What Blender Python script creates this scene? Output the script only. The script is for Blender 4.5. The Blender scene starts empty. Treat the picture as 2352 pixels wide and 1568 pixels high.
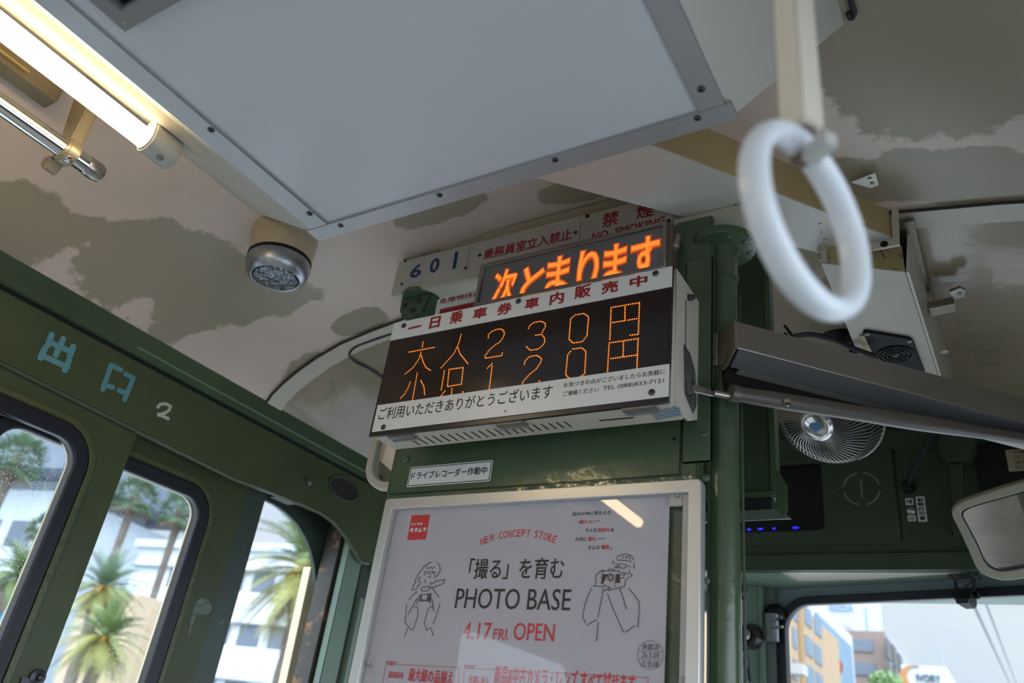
import bpy, bmesh, math, random
from mathutils import Vector, Matrix
random.seed(7)
S = bpy.context.scene
COL = S.collection
# ------------------------------------------------------------------ camera, world, exposure
CZ = 1.30                                  # eye height above the tram floor
FPX = 1812.0
RC = [[0.85472, 0.50395, 0.12443], [-0.14931, 0.46826, -0.87088], [-0.49714, 0.72578, 0.47548]]
cd = bpy.data.cameras.new('camera'); cam = bpy.data.objects.new('camera', cd); COL.objects.link(cam)
cd.sensor_width = 36; cd.lens = FPX / 2352 * 36; cd.clip_start = .02; cd.clip_end = 500
_m = Matrix([[RC[0][k], -RC[1][k], -RC[2][k]] for k in range(3)])
cam.matrix_world = Matrix.Translation((0, 0, CZ)) @ _m.to_4x4()
cd.dof.use_dof = True; cd.dof.focus_distance = 1.36; cd.dof.aperture_fstop = 4.2
S.camera = cam
S.view_settings.view_transform = 'Standard'; S.view_settings.look = 'None'
S.view_settings.exposure = 0.0; S.view_settings.gamma = 1; S.view_settings.use_curve_mapping = False
S.cycles.max_bounces = 10; S.cycles.diffuse_bounces = 5; S.cycles.transparent_max_bounces = 12
S.cycles.sample_clamp_indirect = 4; S.cycles.use_denoising = True
SKY, SKY_UP, SKY_BACK = 1.08, 3.0, 4.5
W = bpy.data.worlds.new('overcast'); S.world = W; W.use_nodes = True
nt = W.node_tree; nt.nodes.clear()
def wn(t, **k):
    n = nt.nodes.new(t)
    for a, b in k.items(): setattr(n, a, b)
    return n
tc = wn('ShaderNodeTexCoord'); nz = wn('ShaderNodeTexNoise'); nz.inputs['Scale'].default_value = 3.0; nz.inputs['Detail'].default_value = 5
mp = wn('ShaderNodeMapping'); mp.inputs['Scale'].default_value = (1, 1, 2.5)
cr = wn('ShaderNodeValToRGB'); cr.color_ramp.elements[0].position = .32; cr.color_ramp.elements[0].color = (.58, .70, .86, 1)
cr.color_ramp.elements[1].position = .62; cr.color_ramp.elements[1].color = (.74, .83, .92, 1)
bg = wn('ShaderNodeBackground'); bg.inputs['Strength'].default_value = 1.15; wo = wn('ShaderNodeOutputWorld')
# overcast sky: about three times brighter overhead than at the horizon, boosted out of view behind and to the right to light the saloon
sp = wn('ShaderNodeSeparateXYZ'); dt = wn('ShaderNodeVectorMath', operation='DOT_PRODUCT'); dt.inputs[1].default_value = (.55, -.75, .35)
m1 = wn('ShaderNodeMapRange'); m1.inputs[1].default_value = .30; m1.inputs[2].default_value = 1; m1.inputs[3].default_value = 1; m1.inputs[4].default_value = SKY_UP
m2 = wn('ShaderNodeMapRange'); m2.inputs[1].default_value = -.25; m2.inputs[2].default_value = .7; m2.inputs[3].default_value = 1; m2.inputs[4].default_value = SKY_BACK
mm = wn('ShaderNodeMath', operation='MULTIPLY'); mm2 = wn('ShaderNodeMath', operation='MULTIPLY'); mm2.inputs[1].default_value = SKY
for a, b in ((tc.outputs['Generated'], mp.inputs[0]), (mp.outputs[0], nz.inputs['Vector']), (nz.outputs[0], cr.inputs[0]), (cr.outputs[0], bg.inputs[0]), (bg.outputs[0], wo.inputs[0]),
             (tc.outputs['Generated'], sp.inputs[0]), (tc.outputs['Generated'], dt.inputs[0]), (sp.outputs[2], m1.inputs[0]), (dt.outputs['Value'], m2.inputs[0]), (m1.outputs[0], mm.inputs[0]), (m2.outputs[0], mm.inputs[1]), (mm.outputs[0], mm2.inputs[0]), (mm2.outputs[0], bg.inputs['Strength'])):
    nt.links.new(a, b)

# ------------------------------------------------------------------ picture <-> space (all coordinates relative to eye height; lifted by CZ at the end)
def ray(x, y):
    c = ((x - 1176) / FPX, (y - 784) / FPX, 1.0)
    return Vector([sum(RC[i][k] * c[i] for i in range(3)) for k in range(3)])
def dep(x, y, t): return ray(x, y) * t
def onZ(x, y, h): r = ray(x, y); return r * (h / r.z)
def onX(x, y, d): r = ray(x, y); return r * (d / r.x)
def onY(x, y, d): r = ray(x, y); return r * (d / r.y)
class Plane:
    def __init__(s, o, ux, uy):
        s.o = Vector(o); s.ux = Vector(ux).normalized(); s.uy = Vector(uy); s.uy = (s.uy - s.ux * s.uy.dot(s.ux)).normalized(); s.n = s.ux.cross(s.uy)
    def hit(s, x, y):
        r = ray(x, y); return r * (s.o.dot(s.n) / r.dot(s.n))
    def uv(s, x, y):
        h = s.hit(x, y) - s.o; return (h.dot(s.ux), h.dot(s.uy))
    def pt(s, u, v, w=0): return s.o + s.ux * u + s.uy * v + s.n * w
    def shift(s, w): return Plane(s.o + s.n * w, s.ux, s.uy)
    def mat(s, w=0):
        m = Matrix((s.ux, s.uy, s.n)).transposed().to_4x4(); m.translation = s.o + s.n * w; return m
def YP(d): return Plane((0, d, 0), (1, 0, 0), (0, 0, 1))
def XP(d): return Plane((d, 0, 0), (0, 1, 0), (0, 0, 1))

# ------------------------------------------------------------------ materials
MATS = {}
def mat(name, col=(.5, .5, .5), rough=.5, metal=0, emis=None, es=0, bump=0, bscale=40, var=0, vscale=6, dirt=None, dscale=8, dth=.62, coat=0, alpha=1, spec=.5):
    if name in MATS: return MATS[name]
    m = bpy.data.materials.new(name); m.use_nodes = True; t = m.node_tree; b = t.nodes['Principled BSDF']
    b.inputs['Base Color'].default_value = (*col, 1); b.inputs['Roughness'].default_value = rough; b.inputs['Metallic'].default_value = metal
    b.inputs['Specular IOR Level'].default_value = spec
    if coat: b.inputs['Coat Weight'].default_value = coat; b.inputs['Coat Roughness'].default_value = .08
    if emis: b.inputs['Emission Color'].default_value = (*emis, 1); b.inputs['Emission Strength'].default_value = es
    cur = None; tcn = t.nodes.new('ShaderNodeTexCoord')
    def noise(sc, det=4, dist=0):
        n = t.nodes.new('ShaderNodeTexNoise'); n.inputs['Scale'].default_value = sc; n.inputs['Detail'].default_value = det
        n.inputs['Distortion'].default_value = dist; t.links.new(tcn.outputs['Object'], n.inputs['Vector']); return n
    if var:
        n = noise(vscale); r = t.nodes.new('ShaderNodeValToRGB')
        r.color_ramp.elements[0].position = .3; r.color_ramp.elements[1].position = .7
        r.color_ramp.elements[0].color = (*[c * (1 - var) for c in col], 1); r.color_ramp.elements[1].color = (*[min(1, c * (1 + var)) for c in col], 1)
        t.links.new(n.outputs[0], r.inputs[0]); cur = r.outputs[0]
    if dirt:
        n = noise(dscale, 8, .6); r = t.nodes.new('ShaderNodeValToRGB'); r.color_ramp.elements[0].position = dth; r.color_ramp.elements[1].position = dth + .08
        t.links.new(n.outputs[0], r.inputs[0]); mx = t.nodes.new('ShaderNodeMix'); mx.data_type = 'RGBA'
        t.links.new(r.outputs[0], mx.inputs[0])
        if cur: t.links.new(cur, mx.inputs[6])
        else: mx.inputs[6].default_value = (*col, 1)
        mx.inputs[7].default_value = (*dirt, 1); cur = mx.outputs[2]
    if cur: t.links.new(cur, b.inputs['Base Color'])
    if bump:
        n = noise(bscale, 3); bp = t.nodes.new('ShaderNodeBump'); bp.inputs['Strength'].default_value = bump; bp.inputs['Distance'].default_value = .01
        t.links.new(n.outputs[0], bp.inputs['Height']); t.links.new(bp.outputs[0], b.inputs['Normal'])
        if coat: t.links.new(bp.outputs[0], b.inputs['Coat Normal'])
    MATS[name] = m; return m
def patch_mat(name, base, patch, blobs, rough=.35):
    """cream paint with hand-brushed touch-up patches at fixed places (object space ellipses: x, y, rx, ry, angle)"""
    m = mat(name, base, rough, var=.07, vscale=3, bump=.05, bscale=14, dirt=tuple(c * .45 for c in base), dscale=26, dth=.73)
    t = m.node_tree; b = t.nodes['Principled BSDF']; src = b.inputs['Base Color'].links[0].from_socket
    tcn = t.nodes.new('ShaderNodeTexCoord'); sep = t.nodes.new('ShaderNodeSeparateXYZ'); t.links.new(tcn.outputs['Object'], sep.inputs[0])
    n = t.nodes.new('ShaderNodeTexNoise'); n.inputs['Scale'].default_value = 6; n.inputs['Detail'].default_value = 8; n.inputs['Roughness'].default_value = .62
    t.links.new(tcn.outputs['Object'], n.inputs['Vector'])
    def mth(op, a, c=None):
        q = t.nodes.new('ShaderNodeMath'); q.operation = op
        for i, v in enumerate((a, c)):
            if v is None: continue
            if isinstance(v, (int, float)): q.inputs[i].default_value = v
            else: t.links.new(v, q.inputs[i])
        return q.outputs[0]
    acc = None
    for (x, y, rx, ry, a) in blobs:
        ca, sa = math.cos(a), math.sin(a)
        dx = mth('SUBTRACT', sep.outputs[0], x); dy = mth('SUBTRACT', sep.outputs[1], y)
        u = mth('DIVIDE', mth('ADD', mth('MULTIPLY', dx, ca), mth('MULTIPLY', dy, sa)), rx)
        v = mth('DIVIDE', mth('SUBTRACT', mth('MULTIPLY', dy, ca), mth('MULTIPLY', dx, sa)), ry)
        d = mth('SUBTRACT', 1.0, mth('SQRT', mth('ADD', mth('MULTIPLY', u, u), mth('MULTIPLY', v, v))))
        acc = d if acc is None else mth('MAXIMUM', acc, d)
    k = mth('SUBTRACT', mth('MULTIPLY', mth('SUBTRACT', n.outputs[0], .5), 1.5), .10)
    f = mth('MULTIPLY', mth('ADD', acc, k), 14.0)
    q = t.nodes.new('ShaderNodeClamp'); t.links.new(f, q.inputs[0])
    mx = t.nodes.new('ShaderNodeMix'); mx.data_type = 'RGBA'; t.links.new(mth('MULTIPLY', q.outputs[0], .84), mx.inputs[0]); t.links.new(src, mx.inputs[6]); mx.inputs[7].default_value = (*patch, 1)
    t.links.new(mx.outputs[2], b.inputs['Base Color']); return m
def glass_mat(name, tint=(.97, .99, .98), refl=1.0, drops=False, film=0.0):
    m = bpy.data.materials.new(name); m.use_nodes = True; t = m.node_tree; t.nodes.clear()
    o = t.nodes.new('ShaderNodeOutputMaterial'); mx = t.nodes.new('ShaderNodeMixShader'); tr = t.nodes.new('ShaderNodeBsdfTransparent'); gl = t.nodes.new('ShaderNodeBsdfGlossy')
    lw = t.nodes.new('ShaderNodeLayerWeight'); lw.inputs[0].default_value = .5; pw = t.nodes.new('ShaderNodeMath'); pw.operation = 'POWER'; pw.inputs[1].default_value = 5; t.links.new(lw.outputs['Facing'], pw.inputs[0])
    fr = t.nodes.new('ShaderNodeMath'); fr.operation = 'MULTIPLY_ADD'; fr.inputs[1].default_value = .9; fr.inputs[2].default_value = .042; t.links.new(pw.outputs[0], fr.inputs[0]); tr.inputs[0].default_value = (*tint, 1); gl.inputs['Roughness'].default_value = .015; gl.inputs[0].default_value = (refl, refl, refl, 1)
    t.links.new(fr.outputs[0], mx.inputs[0]); t.links.new(tr.outputs[0], mx.inputs[1]); t.links.new(gl.outputs[0], mx.inputs[2]); last = mx.outputs[0]
    if drops:
        tcn = t.nodes.new('ShaderNodeTexCoord'); v = t.nodes.new('ShaderNodeTexVoronoi'); v.inputs['Scale'].default_value = 260; t.links.new(tcn.outputs['Object'], v.inputs['Vector'])
        ns = t.nodes.new('ShaderNodeTexNoise'); ns.inputs['Scale'].default_value = 7; t.links.new(tcn.outputs['Object'], ns.inputs['Vector'])
        r = t.nodes.new('ShaderNodeMapRange'); r.inputs[1].default_value = .30; r.inputs[2].default_value = .12; r.inputs[3].default_value = 0; r.inputs[4].default_value = 1
        t.links.new(v.outputs['Distance'], r.inputs[0])
        r2 = t.nodes.new('ShaderNodeMapRange'); r2.inputs[1].default_value = .5; r2.inputs[2].default_value = .62; r2.inputs[3].default_value = 0; r2.inputs[4].default_value = .5
        t.links.new(ns.outputs[0], r2.inputs[0]); ml = t.nodes.new('ShaderNodeMath'); ml.operation = 'MULTIPLY'; t.links.new(r.outputs[0], ml.inputs[0]); t.links.new(r2.outputs[0], ml.inputs[1])
        df = t.nodes.new('ShaderNodeBsdfTranslucent'); df.inputs[0].default_value = (.9, .95, 1, 1); m2 = t.nodes.new('ShaderNodeMixShader')
        t.links.new(ml.outputs[0], m2.inputs[0]); t.links.new(last, m2.inputs[1]); t.links.new(df.outputs[0], m2.inputs[2]); last = m2.outputs[0]
    t.links.new(last, o.inputs[0]); return m
G = mat('green_gloss_paint', (.062, .098, .050), .30, bump=.10, bscale=35, var=.10, vscale=5, coat=.25)
GW = mat('green_wall_paint', (.068, .086, .040), .36, bump=.10, bscale=28, var=.12, vscale=4, dirt=(.12, .15, .10), dscale=40, dth=.76, spec=.35)
GBRUSH = mat('green_brushed_paint', (.085, .125, .070), .20, bump=.6, bscale=22, var=.1, coat=.5)
GD = mat('dark_green_paint', (.040, .060, .034), .42, bump=.12, bscale=30, var=.12)
GL = mat('pale_green_paint', (.17, .25, .185), .4, bump=.08, var=.06)
GB = mat('blue_green_paint', (.19, .245, .255), .35, bump=.08, var=.1)
CREAM = mat('cream_paint', (.52, .48, .39), .36, bump=.06, bscale=18, var=.07, dirt=(.25, .17, .08), dscale=22, dth=.74)
CREAMW = mat('white_cream_paint', (.58, .56, .50), .40, bump=.04, bscale=12, var=.04, vscale=4, dirt=(.30, .24, .17), dscale=50, dth=.80)
TAN = mat('ochre_paint', (.47, .35, .17), .40, bump=.08, bscale=18, var=.10, dirt=(.16, .10, .04), dscale=18, dth=.70)
ALU = mat('brushed_aluminium', (.42, .42, .42), .42, .6, bump=.03, bscale=60, var=.06)
ALU2 = mat('pale_aluminium', (.62, .61, .58), .38, .7, bump=.03, var=.05)
PANEL = mat('grey_laminate', (.53, .54, .56), .30, var=.03, vscale=2)
SCREW = mat('dark_screw', (.09, .09, .10), .35, .8)
SCREWG = mat('green_screw', (.08, .12, .09), .3, .2)
STEEL = mat('worn_steel', (.33, .31, .28), .38, .85, bump=.06, var=.2, vscale=14)
CHROME = mat('chrome', (.72, .71, .70), .10, 1)
BRONZE = mat('dull_bronze', (.30, .25, .18), .42, .6, var=.2)
BLACK = mat('black_plastic', (.008, .008, .008), .55, spec=.25)
RUBBER = mat('black_rubber', (.012, .014, .022), .38, bump=.04)
DARK = mat('dark_void', (.006, .007, .006), .8)
WHITE = mat('white_plastic_plate', (.74, .73, .70), .34)
OFFW = mat('aged_white_plate', (.50, .46, .41), .42, var=.06, dirt=(.3, .2, .12), dscale=30, dth=.75)
RED = mat('red_lettering', (.33, .012, .016), .45)
REDP = mat('red_print', (.60, .035, .04), .55)
INK = mat('black_ink', (.022, .020, .020), .6)
NAVY = mat('navy_paint', (.012, .035, .13), .5)
TEAL = mat('teal_stencil_paint', (.10, .27, .30), .6, var=.1)
STENW = mat('white_stencil_paint', (.45, .47, .42), .6, var=.15)
PAPER = mat('poster_paper', (.48, .455, .50), .6)
CASEM = mat('cream_case', (.56, .51, .42), .38, bump=.03, var=.06, dirt=(.2, .13, .08), dscale=30, dth=.74)
ROLL = mat('grey_brown_enamel', (.20, .175, .15), .36, .35, bump=.05, var=.14, vscale=5)
CLOTH = mat('dark_curtain_cloth', (.022, .018, .015), .8, bump=.15, bscale=50, var=.2, spec=.2)
SLEEVE = mat('strap_sleeve', (.68, .62, .51), .42)
RINGM = mat('white_ring_plastic', (.70, .73, .76), .33, coat=.2)
RUST = mat('rusty_edge', (.16, .07, .03), .8, bump=.5, bscale=120, var=.5, vscale=60)
GLASS = glass_mat('window_glass'); GLASSD = glass_mat('rainy_window_glass', drops=True); ACRYL = glass_mat('clear_acrylic', (.98, .98, .98), 1.0)
MIRROR = mat('mirror_glass', (.85, .88, .88), .015, 1)
def emit(name, col, st): return mat(name, (.02, .02, .02), .5, emis=col, es=st)
TUBE = emit('lit_fluorescent_tube', (1, .78, .46), 20)

# ------------------------------------------------------------------ objects
def tag(o, label=None, cat=None, group=None, kind=None):
    for k, v in (('label', label), ('category', cat), ('group', group), ('kind', kind)):
        if v: o[k] = v
    return o
def org(p):
    v = Vector((0, 0, 0))
    while p is not None: v += p.location; p = p.parent
    return v
def link(name, me, m, parent=None):
    o = bpy.data.objects.new(name, me); COL.objects.link(o)
    if m is not None and not me.materials: me.materials.append(m)
    if parent is not None:
        off = org(parent); me.transform(Matrix.Translation(-off)); o.parent = parent
    return o
def thing(name, label, cat, loc, group=None):
    o = bpy.data.objects.new(name, None); o.empty_display_size = .02; COL.objects.link(o); o.location = loc; return tag(o, label, cat, group)
class MB:
    def __init__(s): s.v = []; s.f = []
    def add(s, vs, fs):
        k = len(s.v); s.v += [Vector(p) for p in vs]; s.f += [tuple(i + k for i in f) for f in fs]; return s
    def box(s, a, b):
        (x0, y0, z0), (x1, y1, z1) = a, b
        return s.add([(x0, y0, z0), (x1, y0, z0), (x1, y1, z0), (x0, y1, z0), (x0, y0, z1), (x1, y0, z1), (x1, y1, z1), (x0, y1, z1)],
                     [(0, 3, 2, 1), (4, 5, 6, 7), (0, 1, 5, 4), (1, 2, 6, 5), (2, 3, 7, 6), (3, 0, 4, 7)])
    def pbox(s, P, u0, u1, v0, v1, w0, w1):
        q = [P.pt(u, v, w) for w in (w0, w1) for (u, v) in ((u0, v0), (u1, v0), (u1, v1), (u0, v1))]
        return s.add(q, [(0, 3, 2, 1), (4, 5, 6, 7), (0, 1, 5, 4), (1, 2, 6, 5), (2, 3, 7, 6), (3, 0, 4, 7)])
    def prism(s, pts, vec):
        n = len(pts); vec = Vector(vec); p = [Vector(q) for q in pts]
        return s.add(p + [q + vec for q in p], [tuple(range(n))[::-1], tuple(range(n, 2 * n))] + [(i, (i + 1) % n, n + (i + 1) % n, n + i) for i in range(n)])
    def tube(s, pts, r, n=10, caps=True, close=False):
        pts = [Vector(p) for p in pts]; rs = r if isinstance(r, (list, tuple)) else [r] * len(pts); N = len(pts); rings = []; ref = None
        for i, p in enumerate(pts):
            if close: d = pts[(i + 1) % N] - pts[i - 1]
            else: d = pts[min(i + 1, N - 1)] - pts[max(i - 1, 0)]
            d.normalize()
            if ref is None: ref = Vector((0, 0, 1)) if abs(d.z) < .9 else Vector((1, 0, 0))
            a = (ref - d * ref.dot(d)); a.normalize(); b = d.cross(a); ref = a
            rings.append([p + (a * math.cos(2 * math.pi * j / n) + b * math.sin(2 * math.pi * j / n)) * rs[i] for j in range(n)])
        vs = [q for g in rings for q in g]; fs = []
        for i in range(N if close else N - 1):
            i2 = (i + 1) % N
            for j in range(n): fs.append((i * n + j, i * n + (j + 1) % n, i2 * n + (j + 1) % n, i2 * n + j))
        if caps and not close: fs.append(tuple(range(n))[::-1]); fs.append(tuple((N - 1) * n + j for j in range(n)))
        return s.add(vs, fs)
    def lathe(s, prof, o, ax, n=24, caps=True):
        o = Vector(o); ax = Vector(ax).normalized(); r = Vector((0, 0, 1)) if abs(ax.z) < .9 else Vector((1, 0, 0)); a = (r - ax * r.dot(ax)).normalized(); b = ax.cross(a)
        vs = [o + ax * h + (a * math.cos(2 * math.pi * j / n) + b * math.sin(2 * math.pi * j / n)) * max(rr, 1e-5) for rr, h in prof for j in range(n)]
        fs = [(i * n + j, i * n + (j + 1) % n, (i + 1) * n + (j + 1) % n, (i + 1) * n + j) for i in range(len(prof) - 1) for j in range(n)]
        if caps: fs.append(tuple(range(n))[::-1]); fs.append(tuple((len(prof) - 1) * n + j for j in range(n)))
        return s.add(vs, fs)
    def build(s, name, m, parent=None, bevel=0, smooth=35):
        me = bpy.data.meshes.new(name); me.from_pydata([tuple(v) for v in s.v], [], s.f); me.update()
        b = bmesh.new(); b.from_mesh(me); bmesh.ops.recalc_face_normals(b, faces=b.faces)
        if bevel: bmesh.ops.bevel(b, geom=[e for e in b.edges if len(e.link_faces) == 2 and e.calc_face_angle(0) > .6], offset=bevel, segments=2, affect='EDGES', clamp_overlap=True)
        b.to_mesh(me); b.free()
        if smooth: me.polygons.foreach_set('use_smooth', [True] * len(me.polygons)); me.set_sharp_from_angle(angle=math.radians(smooth))
        return link(name, me, m, parent)
def curve_mesh(cu):
    o = bpy.data.objects.new('tmp', cu); COL.objects.link(o)
    dg = bpy.context.evaluated_depsgraph_get(); me = bpy.data.meshes.new_from_object(o.evaluated_get(dg)); bpy.data.objects.remove(o); bpy.data.curves.remove(cu); return me
def plate_mesh(P, loops, th=.002, bevel=0, w=0):
    """flat plate with holes from 2D loops; first loop the outline"""
    cu = bpy.data.curves.new('c', 'CURVE'); cu.dimensions = '2D'; cu.fill_mode = 'BOTH'
    for L in loops:
        sp = cu.splines.new('POLY'); sp.points.add(len(L) - 1); sp.use_cyclic_u = True
        for i, (a, b) in enumerate(L): sp.points[i].co = (a, b, 0, 1)
    cu.extrude = th / 2; cu.bevel_depth = bevel; cu.bevel_resolution = 1
    me = curve_mesh(cu); me.transform(P.mat(w)); return me
def plate(name, P, loops, m, parent=None, th=.002, bevel=0, w=0):
    return link(name, plate_mesh(P, loops, th, bevel, w), m, parent)
def rrect(u0, v0, u1, v1, r, n=7):
    o = []
    for cx, cy, a in ((u1 - r, v0 + r, -90), (u1 - r, v1 - r, 0), (u0 + r, v1 - r, 90), (u0 + r, v0 + r, 180)):
        for i in range(n + 1):
            t = math.radians(a + 90 * i / n); o.append((cx + r * math.cos(t), cy + r * math.sin(t)))
    return o
def rect(u0, v0, u1, v1): return [(u0, v0), (u1, v0), (u1, v1), (u0, v1)]
def circ(u, v, r, n=24, ry=None): return [(u + r * math.cos(2 * math.pi * i / n), v + (ry or r) * math.sin(2 * math.pi * i / n)) for i in range(n)]
def smooth2(L, n=3):
    out = []; k = len(L)
    for i in range(k):
        p0, p1, p2, p3 = [Vector(L[(i + j) % k]) for j in (-1, 0, 1, 2)]
        for s in range(n):
            t = s / n; q = .5 * ((2 * p1) + (p2 - p0) * t + (2 * p0 - 5 * p1 + 4 * p2 - p3) * t * t + (3 * p1 - p0 - 3 * p2 + p3) * t ** 3); out.append((q.x, q.y))
    return out
def text_mesh(s, bold=0, extrude=.0):
    cu = bpy.data.curves.new('t', 'FONT'); cu.body = s; cu.size = 1; cu.offset = bold; cu.extrude = extrude; cu.resolution_u = 3
    return curve_mesh(cu)
def text(name, P, s, bl, tr, m, parent, bold=0, w=.0004, th=.0003, px=True, glow=False):
    """writing fitted into the box whose lower-left / upper-right corners are given (picture points on the plane, or plane units)"""
    me = text_mesh(s, bold if glow else 0, .001)
    if not len(me.vertices): return None
    if bold and not glow:
        b0 = bmesh.new(); k_ = 0
        for ox, oy in ((bold, 0), (-bold, 0), (0, bold), (0, -bold)):
            c = me.copy(); c.transform(Matrix.Translation((ox, oy, k_ * .00008))); b0.from_mesh(c); k_ += 1
        b0.to_mesh(me); b0.free()
    a = P.uv(*bl) if px else bl; b = P.uv(*tr) if px else tr
    xs = [v.co.x for v in me.vertices]; ys = [v.co.y for v in me.vertices]; x0, x1, y0, y1 = min(xs), max(xs), min(ys), max(ys)
    sx = (b[0] - a[0]) / (x1 - x0); sy = (b[1] - a[1]) / max(y1 - y0, 1e-6)
    if y1 - y0 < .2: sy = sx
    for v in me.vertices: v.co = ((v.co.x - x0) * sx + a[0], (v.co.y - y0) * sy + a[1], v.co.z / .001 * th / 2)
    me.transform(P.mat(w)); return link(name, me, m, parent)
def ribbons(name, P, strokes, wd, m, parent, w=.0004, th=.0003, px=True, rnd=False):
    mb = MB()
    for st in strokes:
        q = [Vector(P.uv(*p) if px else p) for p in st]
        for i in range(len(q) - 1):
            a, b = q[i], q[i + 1]; d = (b - a)
            if d.length < 1e-7: continue
            d.normalize(); nn = Vector((-d.y, d.x)) * wd / 2; e = d * wd * .3
            w += 9e-6; mb.prism([P.pt(*(a - e + nn), w), P.pt(*(a - e - nn), w), P.pt(*(b + e - nn), w), P.pt(*(b + e + nn), w)], P.n * th)
        if rnd:
            for a in (q[0], q[-1]): w += 9e-6; mb.prism([P.pt(*c, w) for c in circ(a.x, a.y, wd / 2, 12)], P.n * th)
    return mb.build(name, m, parent, smooth=0)
def screw(P, u, v, r, m=SCREW, parent=None, w=0, name='screw'):
    mb = MB(); mb.lathe([(r, 0), (r, r * .22), (r * .72, r * .42), (r * .35, r * .45), (r * .33, r * .2)], P.pt(u, v, w), P.n, 14)
    return mb.build(name, m, parent)
def struct(name, mb, m, bevel=0, **k): return tag(mb.build(name, m, None, bevel, **k), kind='structure')

# ================================================================== LARGE STRUCTURE
XL, XR, XC = -1.667, .407, -.63; YB, YRING, YF = -7.5, 1.3, 2.5
def ceil_prof():
    half = [(1.037, .792), (1.02, .822), (.988, .852), (.94, .884), (.886, .913), (.808, .943), (.71, .964), (.56, .989), (.40, 1.008), (.2, 1.022), (0, 1.027)]
    return [(XC - a, b) for a, b in half] + [(XC + a, b) for a, b in half[-2::-1]]
def sheet(prof, y0, y1, n=1, th=.02):
    mb = MB(); k = len(prof); vs = []
    for y in (y0, y1): vs += [(x, y, z) for x, z in prof] + [(x, y, z + th) for x, z in prof]
    fs = []
    for i in range(k - 1):
        fs += [(i, i + 1, 2 * k + i + 1, 2 * k + i), (k + i, 3 * k + i, 3 * k + i + 1, k + i + 1), (i, k + i, k + i + 1, i + 1), (2 * k + i, 2 * k + i + 1, 3 * k + i + 1, 3 * k + i)]
    fs += [(0, 2 * k, 3 * k, k), (k - 1, 2 * k - 1, 4 * k - 1, 3 * k - 1)]
    return mb.add(vs, fs)
def cp(x, y, z=.97): p = onZ(x, y, z); return p.x, p.y
blobs = []
for (x, y, rx, ry, a, z) in ((410, 555, .21, .13, .9, .96), (545, 655, .22, .11, .7, .95), (760, 850, .12, .12, 0, .92), (1000, 500, .13, .05, 0, 1.0), (2150, 80, .20, .22, .4, .98), (2200, 420, .30, .09, .25, .97), (30, 430, .22, .10, .9, .93), (830, 740, .09, .05, 0, .96), (1330, 440, .10, .045, 0, 1.02)):
    u, v = cp(x, y, z); blobs.append((u, v, rx, ry, a))
CEILM = patch_mat('touched_up_ceiling_paint', (.61, .50, .425), (.275, .243, .165), blobs, .30)
ceil = struct('ceiling', sheet(ceil_prof(), YB, YRING + .001), CEILM)
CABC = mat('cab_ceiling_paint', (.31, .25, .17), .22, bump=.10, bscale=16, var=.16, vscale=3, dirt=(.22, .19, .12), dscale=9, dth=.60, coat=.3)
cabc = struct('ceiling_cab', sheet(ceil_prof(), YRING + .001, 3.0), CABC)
# transverse joint strip
mb = MB(); pr = ceil_prof(); vs = []; fs = []; k = len(pr)
for y, dz in ((YRING, 0.012), (YRING, -.006), (YRING + .055, -.006), (YRING + .055, .012)): vs += [(x, y, z + dz) for x, z in pr]
for i in range(k - 1):
    for a, b in ((0, 1), (1, 2), (2, 3)): fs.append((a * k + i, a * k + i + 1, b * k + i + 1, b * k + i))
rib = tag(mb.add(vs, fs).build('trim_1', CREAM), kind='structure')
mb = MB(); pq = [(x, YRING - .001, z - .0055) for x, z in pr]
tag(mb.tube(pq, .0032, 6).build('trim_2', mat('dark_seam', (.03, .025, .02), .7)), kind='structure')
for (x, y) in ((656, 893), (746, 822), (635, 916), (2198, 480), (2170, 812)):
    r = ray(x, y); t = (YRING + .03) / r.y; p = r * t
    mb = MB(); mb.lathe([(.006, 0), (.006, .0015), (.002, .003)], (p.x, YRING + .028, p.z + .003), (0, 0, -1), 12); mb.build('screw', CREAM, rib)
# floor, street level, rear and side walls of the saloon
struct('floor', MB().box((XL - .1, YB - .1, -1.36), (XR + .1, 2.62, -1.30)), mat('worn_floor', (.43, .40, .375), .6, var=.15))
struct('wall_rear', MB().box((XL - .12, YB - .12, -1.3), (XR + .12, YB, 1.06)), CREAMW)
DOOR0, DOOR1 = .02, 1.9          # door opening along the left side (hidden below the picture's frame)
SILL, HEAD = -.42, .44
def side(name, x, y0, y1, openings, th=.09, out=-1, z0=-1.3, z1=.79, m=GW):
    P = XP(x); loops = [rect(y0, z0, y1, z1)] + [rrect(a, c, b, d, .06, 5) for a, b, c, d in openings]
    me = plate_mesh(P, loops, th, 0, out * th / 2); return tag(link(name, me, m), kind='structure')
wins = [(YB + .35 + i * 1.18, YB + 1.33 + i * 1.18, SILL, HEAD) for i in range(6)]
side('wall_left', XL, YB, .30, wins)
winr = wins + [(-.10, 1.12, SILL, HEAD)]
side('wall_right', XR, YB, 1.38, winr, out=1)
side('wall_right_cab', XR, 1.38, 2.62, [(1.50, 2.45, -.30, .42)], out=1)

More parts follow.
